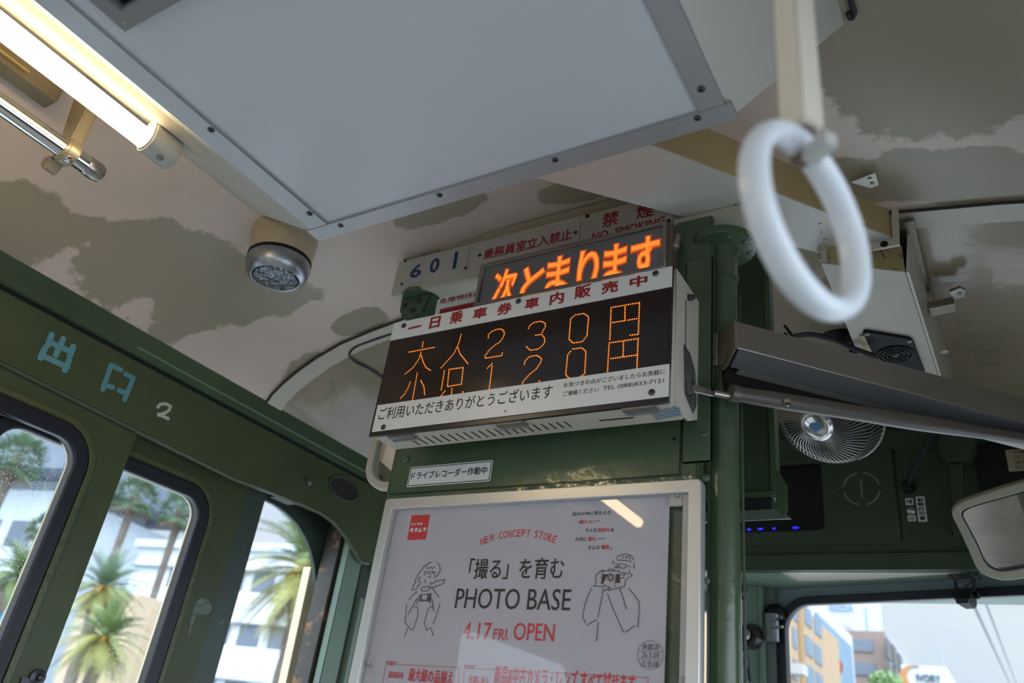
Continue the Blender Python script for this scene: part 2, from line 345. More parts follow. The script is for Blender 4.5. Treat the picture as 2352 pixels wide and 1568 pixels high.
# ---- left side above the doors: header plate with a swept corner, cornice, outer skin
WL = XP(XL); u = lambda x, y: WL.uv(x, y)
HB = .604
arc = [(1.27, .600), (1.38, .592), (1.47, .584), (1.55, .570), (1.62, .548), (1.68, .515), (1.725, .472), (1.765, .430), (1.80, .405), (1.84, .398)]
arc = [u(540, 1098), u(620, 1126), u(700, 1158), u(740, 1176), u(770, 1198), u(795, 1228), u(812, 1255), u(828, 1285), u(835, 1290), u(850, 1292)]
loop = [(.30, .724), (.30, HB)] + [(a, b) for a, b in arc] + [(2.62, arc[-1][1]), (2.62, .724)]
hdr = tag(plate('wall_left_header', WL, [loop], GW, th=.012, w=-.006), kind='structure')
struct('trim_3', MB().box((XL - .03, .30, .736), (XL + .004, 2.62, .80)).box((XL - .03, YB, .736), (XL + .004, .30, .80)), G, bevel=.003)
struct('wall_left_seam', MB().box((XL - .03, YB, .720), (XL - .006, 2.62, .74)), DARK)
struct('trim_4', MB().box((XL + .0, .9, .752), (XL + .0065, 2.4, .756)), GL)
# rusty lower lip of the header and the dark pocket behind it
struct('trim_5', MB().tube([(XL - .008, .32, HB - .003)] + [(XL - .006, a, b - .002) for a, b in arc], .006, 8), mat('header_lip_paint', (.06, .085, .045), .3, var=.2))
a0, a1 = onX(340, 985, XL), onX(480, 1050, XL)
struct('trim_6', MB().box((XL - .016, a0.y, HB - .011), (XL - .002, a1.y, HB - .001)), RUST)
XO = XL - .13
WO = XP(XO); uo = lambda x, y: WO.uv(x, y)
oarc = [uo(560, 1138), uo(600, 1146), uo(630, 1160), uo(655, 1178), uo(680, 1203), uo(700, 1236), uo(712, 1268), uo(719, 1300), uo(724, 1360), uo(727, 1410)]
lp = [(-.2, .85), (-.2, oarc[0][1])] + oarc + [(oarc[-1][0] + .0, oarc[-1][1]), (oarc[-1][0] + .035, oarc[-1][1] - .02), (oarc[-1][0] + .035, -1.3), (2.62, -1.3), (2.62, .85)]
tag(plate('wall_left_outer', WO, [lp], mat('pocket_paint', (.045, .07, .05), .55, bump=.1), th=.012), kind='structure')
# cream body edge at the front of the doorway
e0, e1 = uo(722, 1300), uo(731, 1418)
struct('trim_7', MB().prism([WO.pt(e0[0] + .006, e0[1], -.02), WO.pt(e0[0] + .03, e0[1] - .02, -.02), WO.pt(e1[0] + .055, e1[1], -.02), WO.pt(e1[0] + .055, -1.3, -.02), WO.pt(e1[0] + .005, -1.3, -.02)], (-.03, 0, 0)), mat('cream_body_edge', (.70, .62, .42), .4))
struct('ceiling_pocket', MB().box((XO, .0, .80), (XL - .01, 2.62, .84)), GD)
# posts between door and cab front
P1 = XP(XL - .06)
y0 = P1.uv(733, 1440)[0]; y1 = P1.uv(758, 1440)[0]
struct('trim_8', MB().box((XL - .115, y0, -1.3), (XL - .055, y1 + .01, .60)), mat('rust_stained_edge', (.05, .045, .035), .6, bump=.3, bscale=60, dirt=(.22, .12, .06), dscale=24, dth=.56))
ya = WL.uv(762, 1500)[0]; yb = WL.uv(800, 1500)[0]; yc = WL.uv(829, 1500)[0]
struct('trim_9', MB().box((XL - .05, ya, -1.3), (XL - .02, yb, .56)), GL, bevel=.004)
struct('trim_10', MB().box((XL - .04, yb + .012, -1.3), (XL - .01, yc + .06, .40)), GL, bevel=.004)
struct('trim_11', MB().box((XL - .07, yb, -1.3), (XL - .035, yb + .02, .5)), DARK)
struct('wall_left_front', MB().box((XL - .12, yc + .07, -1.3), (XL - .01, 2.62, -.35)).box((XL - .12, 2.38, -.35), (XL - .01, 2.62, .56)), GL)

# ---- door leaves (each a framed window)
def door_leaf(name, x, edge_r, inner, top, y_left, r, glass_name):
    P = XP(x); uR = P.uv(*edge_r)[0]; (a, b) = P.uv(*inner)          # inner: glass corner top right
    g0 = y_left; bot = -1.0
    root = bpy.data.objects.new(name, None); COL.objects.link(root); root.location = P.pt(uR, -1.28); tag(root, kind='structure')
    plate('leaf_frame', P, [rect(g0 - .10, -1.28, uR, top), rrect(g0 - .02, bot, a + .022, b + .022, r + .022)], GW, root, th=.03, w=-.015)
    plate('raised_bead', P, [rrect(g0 - .044, bot - .03, a + .044, b + .044, r + .043), rrect(g0 - .034, bot, a + .034, b + .034, r + .034)], mat('bead_paint', (.085, .098, .042), .3, bump=.2, bscale=60), root, th=.006, w=.003, bevel=.002)
    plate('rubber_seal', P, [rrect(g0 - .024, bot, a + .024, b + .024, r + .024), rrect(g0, bot + .02, a, b, r)], RUBBER, root, th=.012, w=.002, bevel=.004)
    plate('outer_edge', P, [rrect(g0 - .02, bot, a + .02, b + .02, r + .02), rrect(g0 - .004, bot + .02, a + .001, b + .001, r)], mat('cream_outer_edge', (.66, .60, .47), .5), root, th=.006, w=-.026)
    pn = plate('pane', P, [rrect(g0 - .01, bot, a + .01, b + .01, r + .01)], GLASSD, root, th=0, w=-.02)
    return root, P, uR, a, b
L1 = door_leaf('door_1', XL - .012, (310, 1010), (186, 1020), .64, .35, .055, 'g')
L2 = door_leaf('door_2', XL - .048, (578, 1105), (464, 1150), .64, .72, .05, 'g')
# dark door post beside the second leaf
P = XP(XL - .075)
q0 = P.uv(566, 1112)[0]; q1 = P.uv(595, 1146)[0]
struct('trim_12', MB().box((XL - .115, q0 - .03, -1.3), (XL - .05, q1, .66)), mat('dark_door_post', (.05, .075, .062), .35, bump=.1, dirt=(.16, .20, .17), dscale=55, dth=.70))
# worn patches of paint on the leaves
for leaf, pts in ((L2, [(478, 1376), (500, 1386), (488, 1412), (462, 1400)]), ):
    Q = leaf[1]
    c = [Q.uv(*p) for p in ((450, 1382), (470, 1374), (486, 1392), (478, 1410), (452, 1414), (440, 1440), (430, 1470), (436, 1430))]
    plate('scuffed_paint', Q, [smooth2(c)], mat('scuffed_pale_paint', (.13, .17, .14), .3, bump=.4, bscale=50, var=.2), leaf[0], th=.0006, w=.0006)
q = L1[1].uv(84, 1555)
mb = MB(); mb.lathe([(.016, 0), (.016, .006), (.007, .008), (.006, .018), (.002, .02)], L1[1].pt(q[0], q[1]), (1, 0, 0), 16); mb.box(tuple(L1[1].pt(q[0] - .03, q[1] - .05)), tuple(L1[1].pt(q[0] + .012, q[1] - .004, .005))); mb.build('latch', SCREW, L1[0])

# ---- header lettering (stencilled)
def crop(o, s, pts): return [(o[0] + x * s, o[1] + y * s) for x, y in pts]
c2 = lambda pts: crop((0, 500), 784 / 2195, pts)
st = [[(330, 752), (305, 820)], [(318, 800), (455, 862)], [(470, 828), (448, 888)], [(405, 778), (357, 882)], [(288, 838), (258, 900)], [(268, 885), (430, 960)], [(442, 915), (415, 980)]]
H1 = tag(ribbons('header_lettering', WL, [c2(s) for s in st], .0125, TEAL, None, w=.0008, rnd=True), 'teal stencilled exit characters painted on the green header above the doors', 'lettering')
st = [[(776, 978), (712, 948)], [(712, 948), (660, 1102)], [(665, 1072), (724, 1090)], [(806, 1004), (855, 1030)], [(855, 1030), (800, 1168)], [(812, 1130), (764, 1110)]]
ribbons('stencil_character', WL, [c2(s) for s in st], .0115, TEAL, H1, w=.0008, rnd=True)
st = [[(1012, 1218), (1030, 1198), (1065, 1196), (1095, 1212), (1088, 1235), (1060, 1255), (1015, 1270)], [(1015, 1262), (1082, 1292)]]
tag(ribbons('stencilled_number', WL, [c2(s) for s in st], .0075, STENW, None, w=.0008), 'small white stencilled number two on the green header', 'lettering')
# header button and oval grille
p = WL.uv(706, 1106); mb = MB(); mb.lathe([(.011, 0), (.010, .010), (.005, .013)], WL.pt(*p), (1, 0, 0), 14)
tag(mb.build('header_button', SCREWG), 'small round metal bolt head on the green header beside the oval grille', 'bolt')
p = WL.uv(789, 1122); og = thing('oval_grille', 'dark oval speaker grille set in the green header above the door', 'grille', WL.pt(*p))
plate('mesh_plate', WL, [circ(p[0], p[1], .062, 32, .030)], mat('dark_mesh', (.022, .014, .012), .8, bump=.6, bscale=300), og, th=.003, w=.001)
plate('rim', WL, [circ(p[0], p[1], .066, 32, .034), circ(p[0], p[1], .060, 32, .029)], GD, og, th=.004, w=.001, bevel=.001)
# ---- small catch box in the doorway
p = XP(XL - .05).hit(660, 1140); cb = thing('door_catch', 'small dark latch box with a pale insert under the header lip', 'catch', p)
MB().box((p.x - .03, p.y - .035, p.z - .012), (p.x + .01, p.y + .035, p.z + .012)).build('body', BLACK, cb)
MB().box((p.x - .0, p.y - .022, p.z - .013), (p.x + .011, p.y + .022, p.z + .004)).build('insert', mat('grey_insert', (.09, .09, .075), .5), cb)

# ================================================================== CEILING DUCT COVER (grey panel in an aluminium frame)
ZP = .772; px0, px1, pyf = -.936, -.221, .746; pyb = -1.9
loc = Vector(((px0 + px1) / 2, -.3, ZP))
duct = thing('ceiling_duct_cover', 'large boxed ceiling cover with grey panel framed in screwed aluminium strips', 'ceiling cover', loc)
fl, fr, fb = -1.285, -.082, .82
mb = MB(); B = [(px0, pyf, ZP), (px1, pyf, ZP), (px1, pyb, ZP), (px0, pyb, ZP)]; T = [(fl, fb, .985), (fr, fb + .03, 1.0), (fr, pyb, 1.0), (fl, pyb, .985)]
mb.add(B + T, [(0, 1, 2, 3), (0, 4, 5, 1), (1, 5, 6, 2), (3, 2, 6, 7), (0, 3, 7, 4), (4, 7, 6, 5)]).build('housing', CREAMW, duct, smooth=0)
fw = .031
DP = Plane((0, 0, ZP), (1, 0, 0), (0, -1, 0))           # faces down
MB().pbox(DP, px0 + .03, px1 - .025, -pyf + fw, -pyb, .0005, .003).build('panel', PANEL, duct)
MB().pbox(DP, px0 - .001, px0 + .039, -pyf + fw, -pyb, .001, .0075).build('frame_strip', ALU, duct, bevel=.001)
MB().pbox(DP, px1 - .033, px1 + .001, -pyf + fw, -pyb, .001, .0075).build('frame_strip', ALU, duct, bevel=.001)
MB().pbox(DP, px0 - .010, px1 + .009, -pyf - .001, -pyf + fw, .001, .008).build('frame_strip', ALU, duct, bevel=.001)
DPs = DP.shift(.0075)
for x, y in ((782, 517), (1009, 447), (1275, 366), (1602, 270), (711, 490), (485, 298), (1611, 204)):
    a = DPs.uv(x, y); screw(DPs, a[0], a[1], .0052, parent=duct)
# ventilation grille, top left
vg = thing('ventilation_grille', 'grey louvred ventilation grille screwed to the grey ceiling panel', 'vent', DPs.hit(300, 20))
c0 = DPs.uv(292, 62); V0 = DP.shift(.003)
vx0, vy1 = c0[0], c0[1]                       # corner of the grille nearest the cab; u right, v backwards
corners = rect(vx0, vy1, vx0 + .20, vy1 + .34)
plate('frame', V0, [rect(vx0, vy1, vx0 + .26, vy1 + .34), rect(vx0 + .022, vy1 + .022, vx0 + .238, vy1 + .318)], mat('grey_vent_plastic', (.20, .20, .19), .5), vg, th=.012, w=.006, bevel=.001)
MB().pbox(V0, vx0 + .02, vx0 + .24, vy1 + .02, vy1 + .32, .0003, .001).build('cavity', DARK, vg)
for i in range(14):
    v = vy1 + .03 + i * .021; mb = MB(); a = V0.pt(vx0 + .02, v, .003); b = V0.pt(vx0 + .24, v, .003)
    mb.prism([a, b, b + V0.uy * .012 + V0.n * .007, a + V0.uy * .012 + V0.n * .007], V0.n * .001).build('slat', mat('grey_vent_plastic'), vg)
screw(V0, vx0 + .011, vy1 + .011, .004, parent=vg, w=.012, m=STEEL)

# ---- fluorescent fittings
def fixture(xa, y0, y1, z, side, label, end_cap=True):
    t = thing('fluorescent_fitting', label, 'lamp', (xa, (y0 + y1) / 2, z), 'fluorescent ceiling fittings')
    s = side
    base = [(xa + s * .055, z + .030), (xa + s * .025, z + .022), (xa - s * .045, z + .062), (xa - s * .02, z + .12), (xa + s * .05, z + .085)]
    mb = MB(); mb.prism([(x, y0 - .0, zz) for x, zz in base], (0, y1 + .075 - y0, 0)).build('channel', CREAM, t, smooth=0)
    mb = MB(); mb.prism([(xa + s * .061, y0, z + .016), (xa + s * .085, y0, z + .012), (xa + s * .088, y0, z + .018), (xa + s * .064, y0, z + .022)], (0, y1 + .07 - y0, 0)).build('rail_strip', CREAM, t, smooth=0)
    MB().lathe([(.0, 0), (.0165, .001), (.0165, y1 - y0 - .001), (.0, y1 - y0)], (xa, y0, z), (0, 1, 0), 20, caps=False).build('tube', TUBE, t)
    for (yy, d) in ((y1 - .004, 1), (y0 + .004, -1)):
        m2 = MB(); n = 18; ov = []
        for i in range(n):
            a = 2 * math.pi * i / n; cx, cz = math.cos(a), math.sin(a)
            ov.append((xa + .022 * cx, z + (.021 * cz if cz < 0 else .045 * cz)))
        m2.prism([(a, yy, b) for a, b in ov], (0, d * .052, 0)); m2.build('end_cap', mat('grey_end_cap', (.42, .41, .37), .5), t, bevel=.003)
        MB().lathe([(.0055, 0), (.0055, .002), (.002, .003)], (xa + s * .010, yy + d * .028, z - .019), (.4 * s, 0, -1), 14).build('screw', STEEL, t)
    return t
ft = onZ(338, 322, .785); XT = ft.x
fixture(XT, ft.y - .78, ft.y, .785, 1, 'lit warm fluorescent tube in its cream channel beside the grey ceiling panel')
fixture(XT, ft.y - 2.5, ft.y - 1.72, .785, 1, 'second lit fluorescent tube behind the first, further back in the saloon')
fixture(XT, ft.y - 4.2, ft.y - 3.42, .785, 1, 'third lit fluorescent tube at the back of the saloon')
fixture(2 * XC - XT + .0, ft.y - 2.5, ft.y - 1.72, .785, -1, 'lit fluorescent tube on the far side of the grey ceiling panel')
fixture(2 * XC - XT + .0, ft.y - 4.2, ft.y - 3.42, .785, -1, 'rear lit fluorescent tube on the far side of the grey ceiling panel')

# ---- hand rail with bracket
hr = thing('handrail', 'chrome grab rail with bracket and rounded end cap, left under the ceiling', 'handrail', (-1.215, -.3, .78))
ZR = .782; e = onZ(232, 402, ZR); rx = e.x; ye = e.y
MB().tube([(rx, -2.6, ZR), (rx, ye - .022, ZR)], .0158, 24).build('rail', CHROME, hr)
MB().lathe([(.0162, -.028), (.0168, -.024), (.0168, -.008), (.014, 0), (.006, .004), (0, .0045)], (rx, ye, ZR), (0, 1, 0), 24).build('end_cap', mat('nickel', (.45, .42, .38), .25, 1), hr)
bk = onZ(150, 352, ZR); by = bk.y
mb = MB()
mb.lathe([(.0158, -.012), (.024, -.010), (.024, .010), (.0158, .012)], (rx, by, ZR), (0, 1, 0), 24, caps=False)
mb.prism([(rx - .02, by - .011, ZR + .010), (rx + .018, by - .011, ZR + .012), (rx + .012, by - .009, ZR + .13), (rx - .05, by - .009, .955), (rx - .075, by - .009, .955)], (0, .020, 0))
mb.prism([(rx - .015, by - .012, ZR - .014), (rx - .024, by - .012, ZR - .006), (rx - .05, by - .010, ZR + .0), (rx - .055, by - .010, ZR - .018), (rx - .03, by - .011, ZR - .034)], (0, .022, 0))
mb.build('bracket', mat('brass_bracket', (.36, .31, .22), .35, .7), hr, bevel=.003)
MB().lathe([(.006, 0), (.006, .002), (.003, .003), (.003, .001)], (rx + .014, by, ZR - .020), (.5, 0, -.8), 14).build('screw', CHROME, hr)
bb = thing('baffle_strip', 'dull bronze longitudinal strip on the ceiling behind the chrome rail', 'strip', (-1.33, -.3, .93))
q = onZ(130, 232, .93)
MB().box((q.x - .035, -2.6, .925), (q.x + .005, q.y, .962)).build('strip', BRONZE, bb, bevel=.002)
MB().tube([(q.x + .012, -2.6, .935), (q.x + .012, q.y - .06, .935)], .004, 8).build('conduit', mat('brass_pipe', (.4, .3, .12), .3, .8), bb)
# ---- round ceiling lamp
lc = ray(632, 575); lp = lc * (.965 / lc.z); ax = Vector((.10, -.02, -1)).normalized()
sl = thing('ceiling_spotlight', 'round cream ceiling lamp with a chrome ring and ribbed glass lens', 'lamp', lp)
o = ray(655, 545); o = o * (.97 / o.z); tip = ray(618, 630); tip = tip * (.885 / tip.z)
ax = Vector((0.05, .04, -1)).normalized()
MB().lathe([(.072, -.02), (.072, .01), (.068, .055), (.066, .060)], o, ax, 32).build('base', mat('yellowed_cream', (.47, .38, .25), .4, var=.08), sl)
MB().lathe([(.066, .058), (.0685, .060), (.0685, .066), (.066, .067)], o, ax, 32).build('gasket', BLACK, sl)
MB().lathe([(.067, .066), (.069, .078), (.066, .094), (.060, .104), (.053, .109), (.050, .108), (.049, .102)], o, ax, 36, caps=False).build('ring', mat('satin_chrome', (.42, .44, .47), .36, 1), sl)
mb = MB(); mb.lathe([(.0495, .104), (.046, .110), (.03, .113), (.0001, .115)], o, ax, 30)
mb.build('lens', mat('ribbed_lens', (.22, .23, .26), .10, .8, bump=1.0, bscale=45), sl)

# ================================================================== DIAGONAL TRUNKING from the duct cover to the cab bulkhead
zb = .927
A = onZ(1210, 408, zb); Bq = onZ(1480, 328, zb); Cq = onZ(2051, 548, zb); Dq = onZ(1877, 580, zb)
dl = (Cq - Bq).normalized(); A2 = A - dl * .05; B2 = Bq - dl * .10
tr = thing('diagonal_trunking', 'cream boxed trunking with ochre side running diagonally under the ceiling', 'trunking', (Bq + Dq) / 2)
mb = MB(); mb.prism([A2, B2, Cq, Dq], (0, 0, .0035)).build('bottom_board', CREAMW, tr, smooth=0)
up = Vector((0, 0, 1)); th = (Dq - Cq).normalized() * .012
mb = MB(); mb.prism([B2 + up * .0036, Cq + up * .0036, Cq + up * .108, B2 + up * .108], th).build('side_board', TAN, tr, smooth=0)
mb = MB(); mb.prism([A2 + up * .0036, Dq + up * .0036, Dq + up * .10, A2 + up * .10], -th).build('side_board', TAN, tr, smooth=0)
Pe = YP(1.291)
e = [Pe.uv(*p) for p in ((1877, 582), (2050, 548), (2046, 450), (2062, 445), (2066, 561), (1880, 597))]
mb = MB(); mb.prism([Pe.pt(*q, .0) for q in e[::-1]], (0, .006, 0)).build('end_flange', CREAM, tr, smooth=0)
for x, y in ((1915, 585), (2031, 561)): a = Pe.uv(x, y); screw(Pe, a[0], a[1], .0065, BLACK, tr, w=.0005)
Pb = Plane((0, 0, zb), (1, 0, 0), (0, -1, 0))
ribbons('pencil_marks', Pb, [[(1688, 467), (1694, 480), (1702, 483)], [(1699, 464), (1703, 470)], [(1878, 514), (1886, 512)], [(1891, 548), (1900, 549)], [(1884, 533), (1888, 532)]], .0012, INK, tr, w=.0003)
# small perforated bracket on the ceiling
cbp = onZ(1995, 410, .985); sb = thing('corner_bracket', 'small triangular white perforated bracket beside the diagonal trunking', 'bracket', cbp)
Pc = Plane((0, 0, .985), (1, 0, 0), (0, -1, 0)); tri = [Pc.uv(*p) for p in ((1953, 414), (2010, 393), (2018, 420), (2000, 427))]
plate('plate', Pc, [tri, circ(*Pc.uv(1997, 404), .004, 10), circ(*Pc.uv(2002, 415), .004, 10)], WHITE, sb, th=.002, w=.004)
# ochre end piece and cream speaker duct running on towards the front
zs = .885
sd = thing('speaker_duct', 'cream ceiling duct with a black speaker, running forward over the cab', 'duct', onZ(2050, 720, zs))
K = [onZ(*p, zs) for p in ((1886, 605), (2079, 625), (2200, 905), (2030, 905))]
yfar = 2.0
K[2] = K[1] + Vector((.015, yfar - K[1].y, 0)); K[3] = K[0] + Vector((.0, yfar - K[0].y, 0))
mb = MB(); mb.prism([K[0], K[1], K[2], K[3]], (0, 0, .004)).build('bottom_board', mat('duct_cream', (.46, .415, .345), .42, var=.06, dirt=(.25, .18, .1), dscale=20, dth=.72), sd, smooth=0)
mb = MB(); kx = Vector((.0012, 0, 0)); mb.prism([K[1] - up * .001 + kx, K[2] - up * .001 + kx, K[2] + up * .105 + Vector((.015, 0, 0)), K[1] + up * .105 + Vector((.015, 0, 0))], (.005, 0, 0)).build('side_board', CREAM, sd, smooth=0)
mb = MB(); mb.prism([K[0] + up * .004, K[3] + up * .004, K[3] + up * .12, K[0] + up * .12], (.01, 0, 0)).build('side_board', CREAM, sd, smooth=0)
mb = MB(); mb.prism([K[0] + Vector((-.0, -.001, .003)), K[1] + Vector((0, -.001, .003)), K[1] + up * .06, K[0] + up * .06], (0, .008, 0)).build('end_board', mat('mottled_ochre', (.38, .29, .14), .5, bump=.3, bscale=60, dirt=(.09, .06, .03), dscale=60, dth=.6), sd, smooth=0)
mb = MB(); kk = K[0] + Vector((.018, .28, 0)); mb.prism([kk, kk + Vector((.012, 0, 0)), kk + Vector((.012, .2, 0)), kk + Vector((0, .2, 0))], (0, 0, -.006)).build('edge_strip', mat('pale_ochre', (.48, .38, .2), .5), sd, smooth=0)
Pz = Plane((0, 0, zs), (1, 0, 0), (0, -1, 0))
spk = thing('cab_speaker', 'square black speaker grille screwed under the cream duct', 'speaker', Pz.hit(2050, 810))
c = [Pz.uv(*p) for p in ((1981, 755), (2092, 774))]; yb2 = c[0][1] + .004; ya2 = min(c[0][1], c[1][1]) - .165; x0_, x1_ = c[0][0], c[1][0] + .004
Ps = Pz
qa, qb = [Vector(Pz.uv(*p)) for p in ((1981, 755), (2094, 774))]; qv = Vector((.006, -.165)); qq = [qa, qb, qb + qv, qa + qv]
plate('baffle', Ps, [[tuple(qq[i].lerp(qq[(i + 1) % 4], t)) for i in range(4) for t in (.06, .94)]], BLACK, spk, th=.006, w=.003, bevel=.001)
cc_ = (qa + qb) / 2 + qv / 2; cxs, cys = cc_.x, cc_.y; rs_ = (x1_ - x0_) * .40
for k_ in range(4):
    m2 = MB(); m2.tube([Ps.pt(a, b, .009) for a, b in circ(cxs, cys, rs_ * (1 - .25 * k_), 28)], .0022, 8, close=True); m2.build('grille_ring', mat('satin_black', (.02, .02, .02), .25), spk)
MB().lathe([(rs_ * .3, 0), (rs_ * .22, .008), (0.0001, .011)], Ps.pt(cxs, cys, .004), Ps.n, 18).build('dust_cap', mat('satin_black'), spk)
for x, y in [tuple(q.lerp(cc_, .13)) for q in qq]: screw(Ps, x, y, .005, STEEL, spk, w=.006)
# steel strip and latch on the cab ceiling to the right
zc = .965
ss = thing('ceiling_strip', 'dark steel strip screwed along the cab ceiling beside the cream duct', 'strip', onZ(2130, 650, .95))
a_, b_, c_, d_ = [onZ(*p, .975) for p in ((2075, 505), (2098, 502), (2140, 690), (2118, 700))]
yy1 = onZ(2190, 895, .975).y
MB().box((a_.x, a_.y, .968), (b_.x, onZ(2140, 770, .975).y, .975)).build('strip', mat('dull_steel', (.20, .17, .14), .4, .6, var=.3), ss)
MB().box((a_.x + .002, onZ(2140, 770, .975).y, .968), (b_.x - .002, 2.24, .974)).build('cream_strip', CREAM, ss)
lt = thing('ceiling_latch', 'small steel spring latch on the cab ceiling near the dark strip', 'latch', onZ(2175, 680, .94))
Pl = Plane((0, 0, .945), (1, 0, 0), (0, -1, 0))
f = [Pl.hit(*p) for p in ((2132, 692), (2190, 680), (2194, 700), (2136, 714))]
MB().prism(f, (0, 0, -.016)).build('bar', BRONZE, lt, bevel=.002)
f = [Pl.hit(*p) for p in ((2180, 665), (2205, 655), (2216, 662), (2214, 675), (2190, 682))]
MB().prism(f, (0, 0, -.006)).build('tab', STEEL, lt); a = Pl.uv(2203, 668); screw(Pl, a[0], a[1], .005, STEEL, lt, w=.006)

# ================================================================== CAB PARTITION
YPT = 1.07
PT = YP(YPT)
PX = lambda x, y: PT.uv(x, y)
oz1_ = YP(1.045).uv(1608, 1099)[1]
xl = PX(905, 1035)[0]; xr = -.372
part = bpy.data.objects.new('wall_partition', None); COL.objects.link(part); part.location = (-.67, YPT, -1.3); tag(part, kind='structure')
MB().box((xl, YPT, -1.3), (xr, YPT + .03, .745)).build('panel', G, part, bevel=.004)
zl = PX(1565, 1066)[1]; zl2 = PX(920, 1135)[1]
MB().box((xl + .012, YPT - .003, zl2 + .0), (PX(1565, 1000)[0], YPT - .0001, .74)).build('upper_plate', G, part, bevel=.0015)
MB().box((PX(1568, 1000)[0], YPT - .004, zl), (xr + .022, YPT - .0001, .80)).build('lap_plate', G, part, bevel=.002)
mb = MB(); mb.box((xl + .02, YPT - .006, oz1_ - .004), (PX(1600, 1100)[0], YPT - .001, zl2 - .002)).build('brushed_rail', GBRUSH, part, bevel=.003)
for x, y in ((1623, 1098), (1622, 1334)):
    a = PX(x, y); screw(PT, a[0], a[1], .0055, SCREWG, part, w=.001)
for x, y in ((937, 1056), (1622, 998), (1551, 1010)):
    a = PX(x, y); screw(PT, a[0], a[1], .0062 if x != 1551 else .003, SCREWG if x != 1551 else BLACK, part, w=.0045)
# right-hand pole with flange, and left bracket
xp = -.3475; yp = YPT + .045; rp = .0235; ztop = PX(1640, 545)[1] * (yp / YPT)
pole = thing('partition_pole', 'tall green painted steel pole with bolted flange at right of the poster', 'pole', (xp, yp, -1.3))
MB().tube([(xp, yp, -1.3), (xp, yp, .83)], rp, 28).build('tube', G, pole)
MB().lathe([(rp + .0035, 0), (rp + .0035, .004), (rp + .0015, .008), (rp + .0015, .055), (rp + .004, .062), (.055, .066), (.057, .070), (.057, .080)], (xp, yp, .775), (0, 0, 1), 32).build('flange', G, pole)
for k_ in range(5):
    a = -2.6 + k_ * .75; MB().lathe([(.006, 0), (.006, .003), (.003, .004)], (xp + .044 * math.cos(a), yp + .044 * math.sin(a), .842), (0, 0, -1), 12).build('screw', SCREWG, pole)
for x, y in ((1620, 555), (1591, 612), (1626, 602), (1591, 650)):
    r = ray(x, y); p = r * ((YPT + .018) / r.y); MB().lathe([(.0065, 0), (.0065, .003), (.003, .0045)], p, (0, -1, 0), 12).build('screw', SCREWG, pole)
MB().box((xr - .05, YPT + .005, .56), (xp - .006, YPT + .022, .895)).build('gusset', G, pole, bevel=.003)
MB().tube([(xp + rp + .006, yp - .004, -1.3), (xp + rp + .006, yp - .004, .74)], .0022, 6).build('edge_wire', GD, pole)
rb = ray(975, 675); bp = rb * (1.14 / rb.y)
lb = thing('left_bracket', 'green cast bolted bracket under the cream sign board, holding the left pole', 'bracket', (bp.x, bp.y, bp.z))
ZB = .905
MB().lathe([(.046, 0), (.047, -.004), (.045, -.008)], (bp.x - .004, bp.y, ZB), (0, 0, 1), 24).build('flange', GL if 0 else G, lb)
MB().prism([(bp.x - .052, bp.y - .02, ZB - .004), (bp.x + .040, bp.y - .02, ZB - .004), (bp.x + .024, bp.y - .02, ZB - .060), (bp.x - .02, bp.y - .02, ZB - .068), (bp.x - .048, bp.y - .02, ZB - .045)], (0, .04, 0)).build('casting', G, lb, bevel=.006)
MB().tube([(bp.x, bp.y, ZB - .05), (bp.x, bp.y, .58)], .0165, 20).build('tube', G, lb)
for dx, dz in ((-.032, -.026), (.006, -.022), (-.006, -.045)): MB().lathe([(.006, 0), (.006, .003), (.003, .004)], (bp.x + dx, bp.y - .021, ZB + dz), (0, -1, 0), 10).build('screw', SCREW, lb)

# ---- sign board hung from the ceiling
YS = 1.10; SB = YP(YS); sx = lambda x, y: SB.uv(x, y)
a = sx(918, 602); b = sx(1078, 622)
zt = sx(1000, 585)[1] + .004; zb_ = sx(1000, 650)[1] - .006
board = thing('sign_board', 'long cream wooden board under the ceiling carrying the red and blue lettered plates', 'board', ((sx(1240, 560)[0]), YS, zb_))
MB().box((a[0] - .006, YS, zb_), (-.436, YS + .085, zt + .004)).build('board', CREAM, board, bevel=.003)
MB().box((-.4355, YS + .002, zb_ + .001), (-.27, YS + .083, .9255)).build('board_end', CREAM, board, bevel=.001)
MB().box((a[0] + .10, YS + .01, zt + .002), (-.45, YS + .075, 1.02)).build('cleat', mat('aged_cream_wood', (.42, .36, .25), .5, bump=.2, dirt=(.1, .08, .04), dscale=20, dth=.62), board)
pl6 = thing('number_plate', 'white plate with navy car number 601 on the left of the cream board', 'sign', (sx(1000, 615)[0], YS, sx(1000, 615)[1]))
def plate4(P, p, grow=0): return [P.uv(*q) for q in p]
def rect_of(P, bl, tr_): a = P.uv(*bl); b = P.uv(*tr_); return a[0], a[1], b[0], b[1]
r6 = rect_of(SB, (924, 658), (1081, 563))
plate('plate', SB, [rrect(*r6, .003, 3)], OFFW, pl6, th=.002, w=.0012)
SW = SB.shift(.0022)
text('lettering', SW, '6', (940, 641), (972, 604), NAVY, pl6, bold=.03); text('lettering', SW, '0', (984, 629), (1013, 590), NAVY, pl6, bold=.03)
ribbons('lettering', SW, [[(1043, 615), (1049, 580)]], .0085, NAVY, pl6)
for x, y in ((931, 599), (923, 652), (1069, 615)): a = SW.uv(x, y); screw(SW, a[0], a[1], .0038, SCREW, pl6)
pe = thing('entry_notice_plate', 'white plate in the middle of the cream board with a row of red characters', 'sign', (sx(1215, 560)[0], YS, sx(1215, 560)[1]))
r6 = rect_of(SB, (1091, 616), (1335, 504))
plate('plate', SB, [rrect(*r6, .004, 3)], OFFW, pe, th=.002, w=.0012)
text('lettering', SW, '乗務員室立入禁止', (1109, 598), (1316, 523), RED, pe, bold=.018)
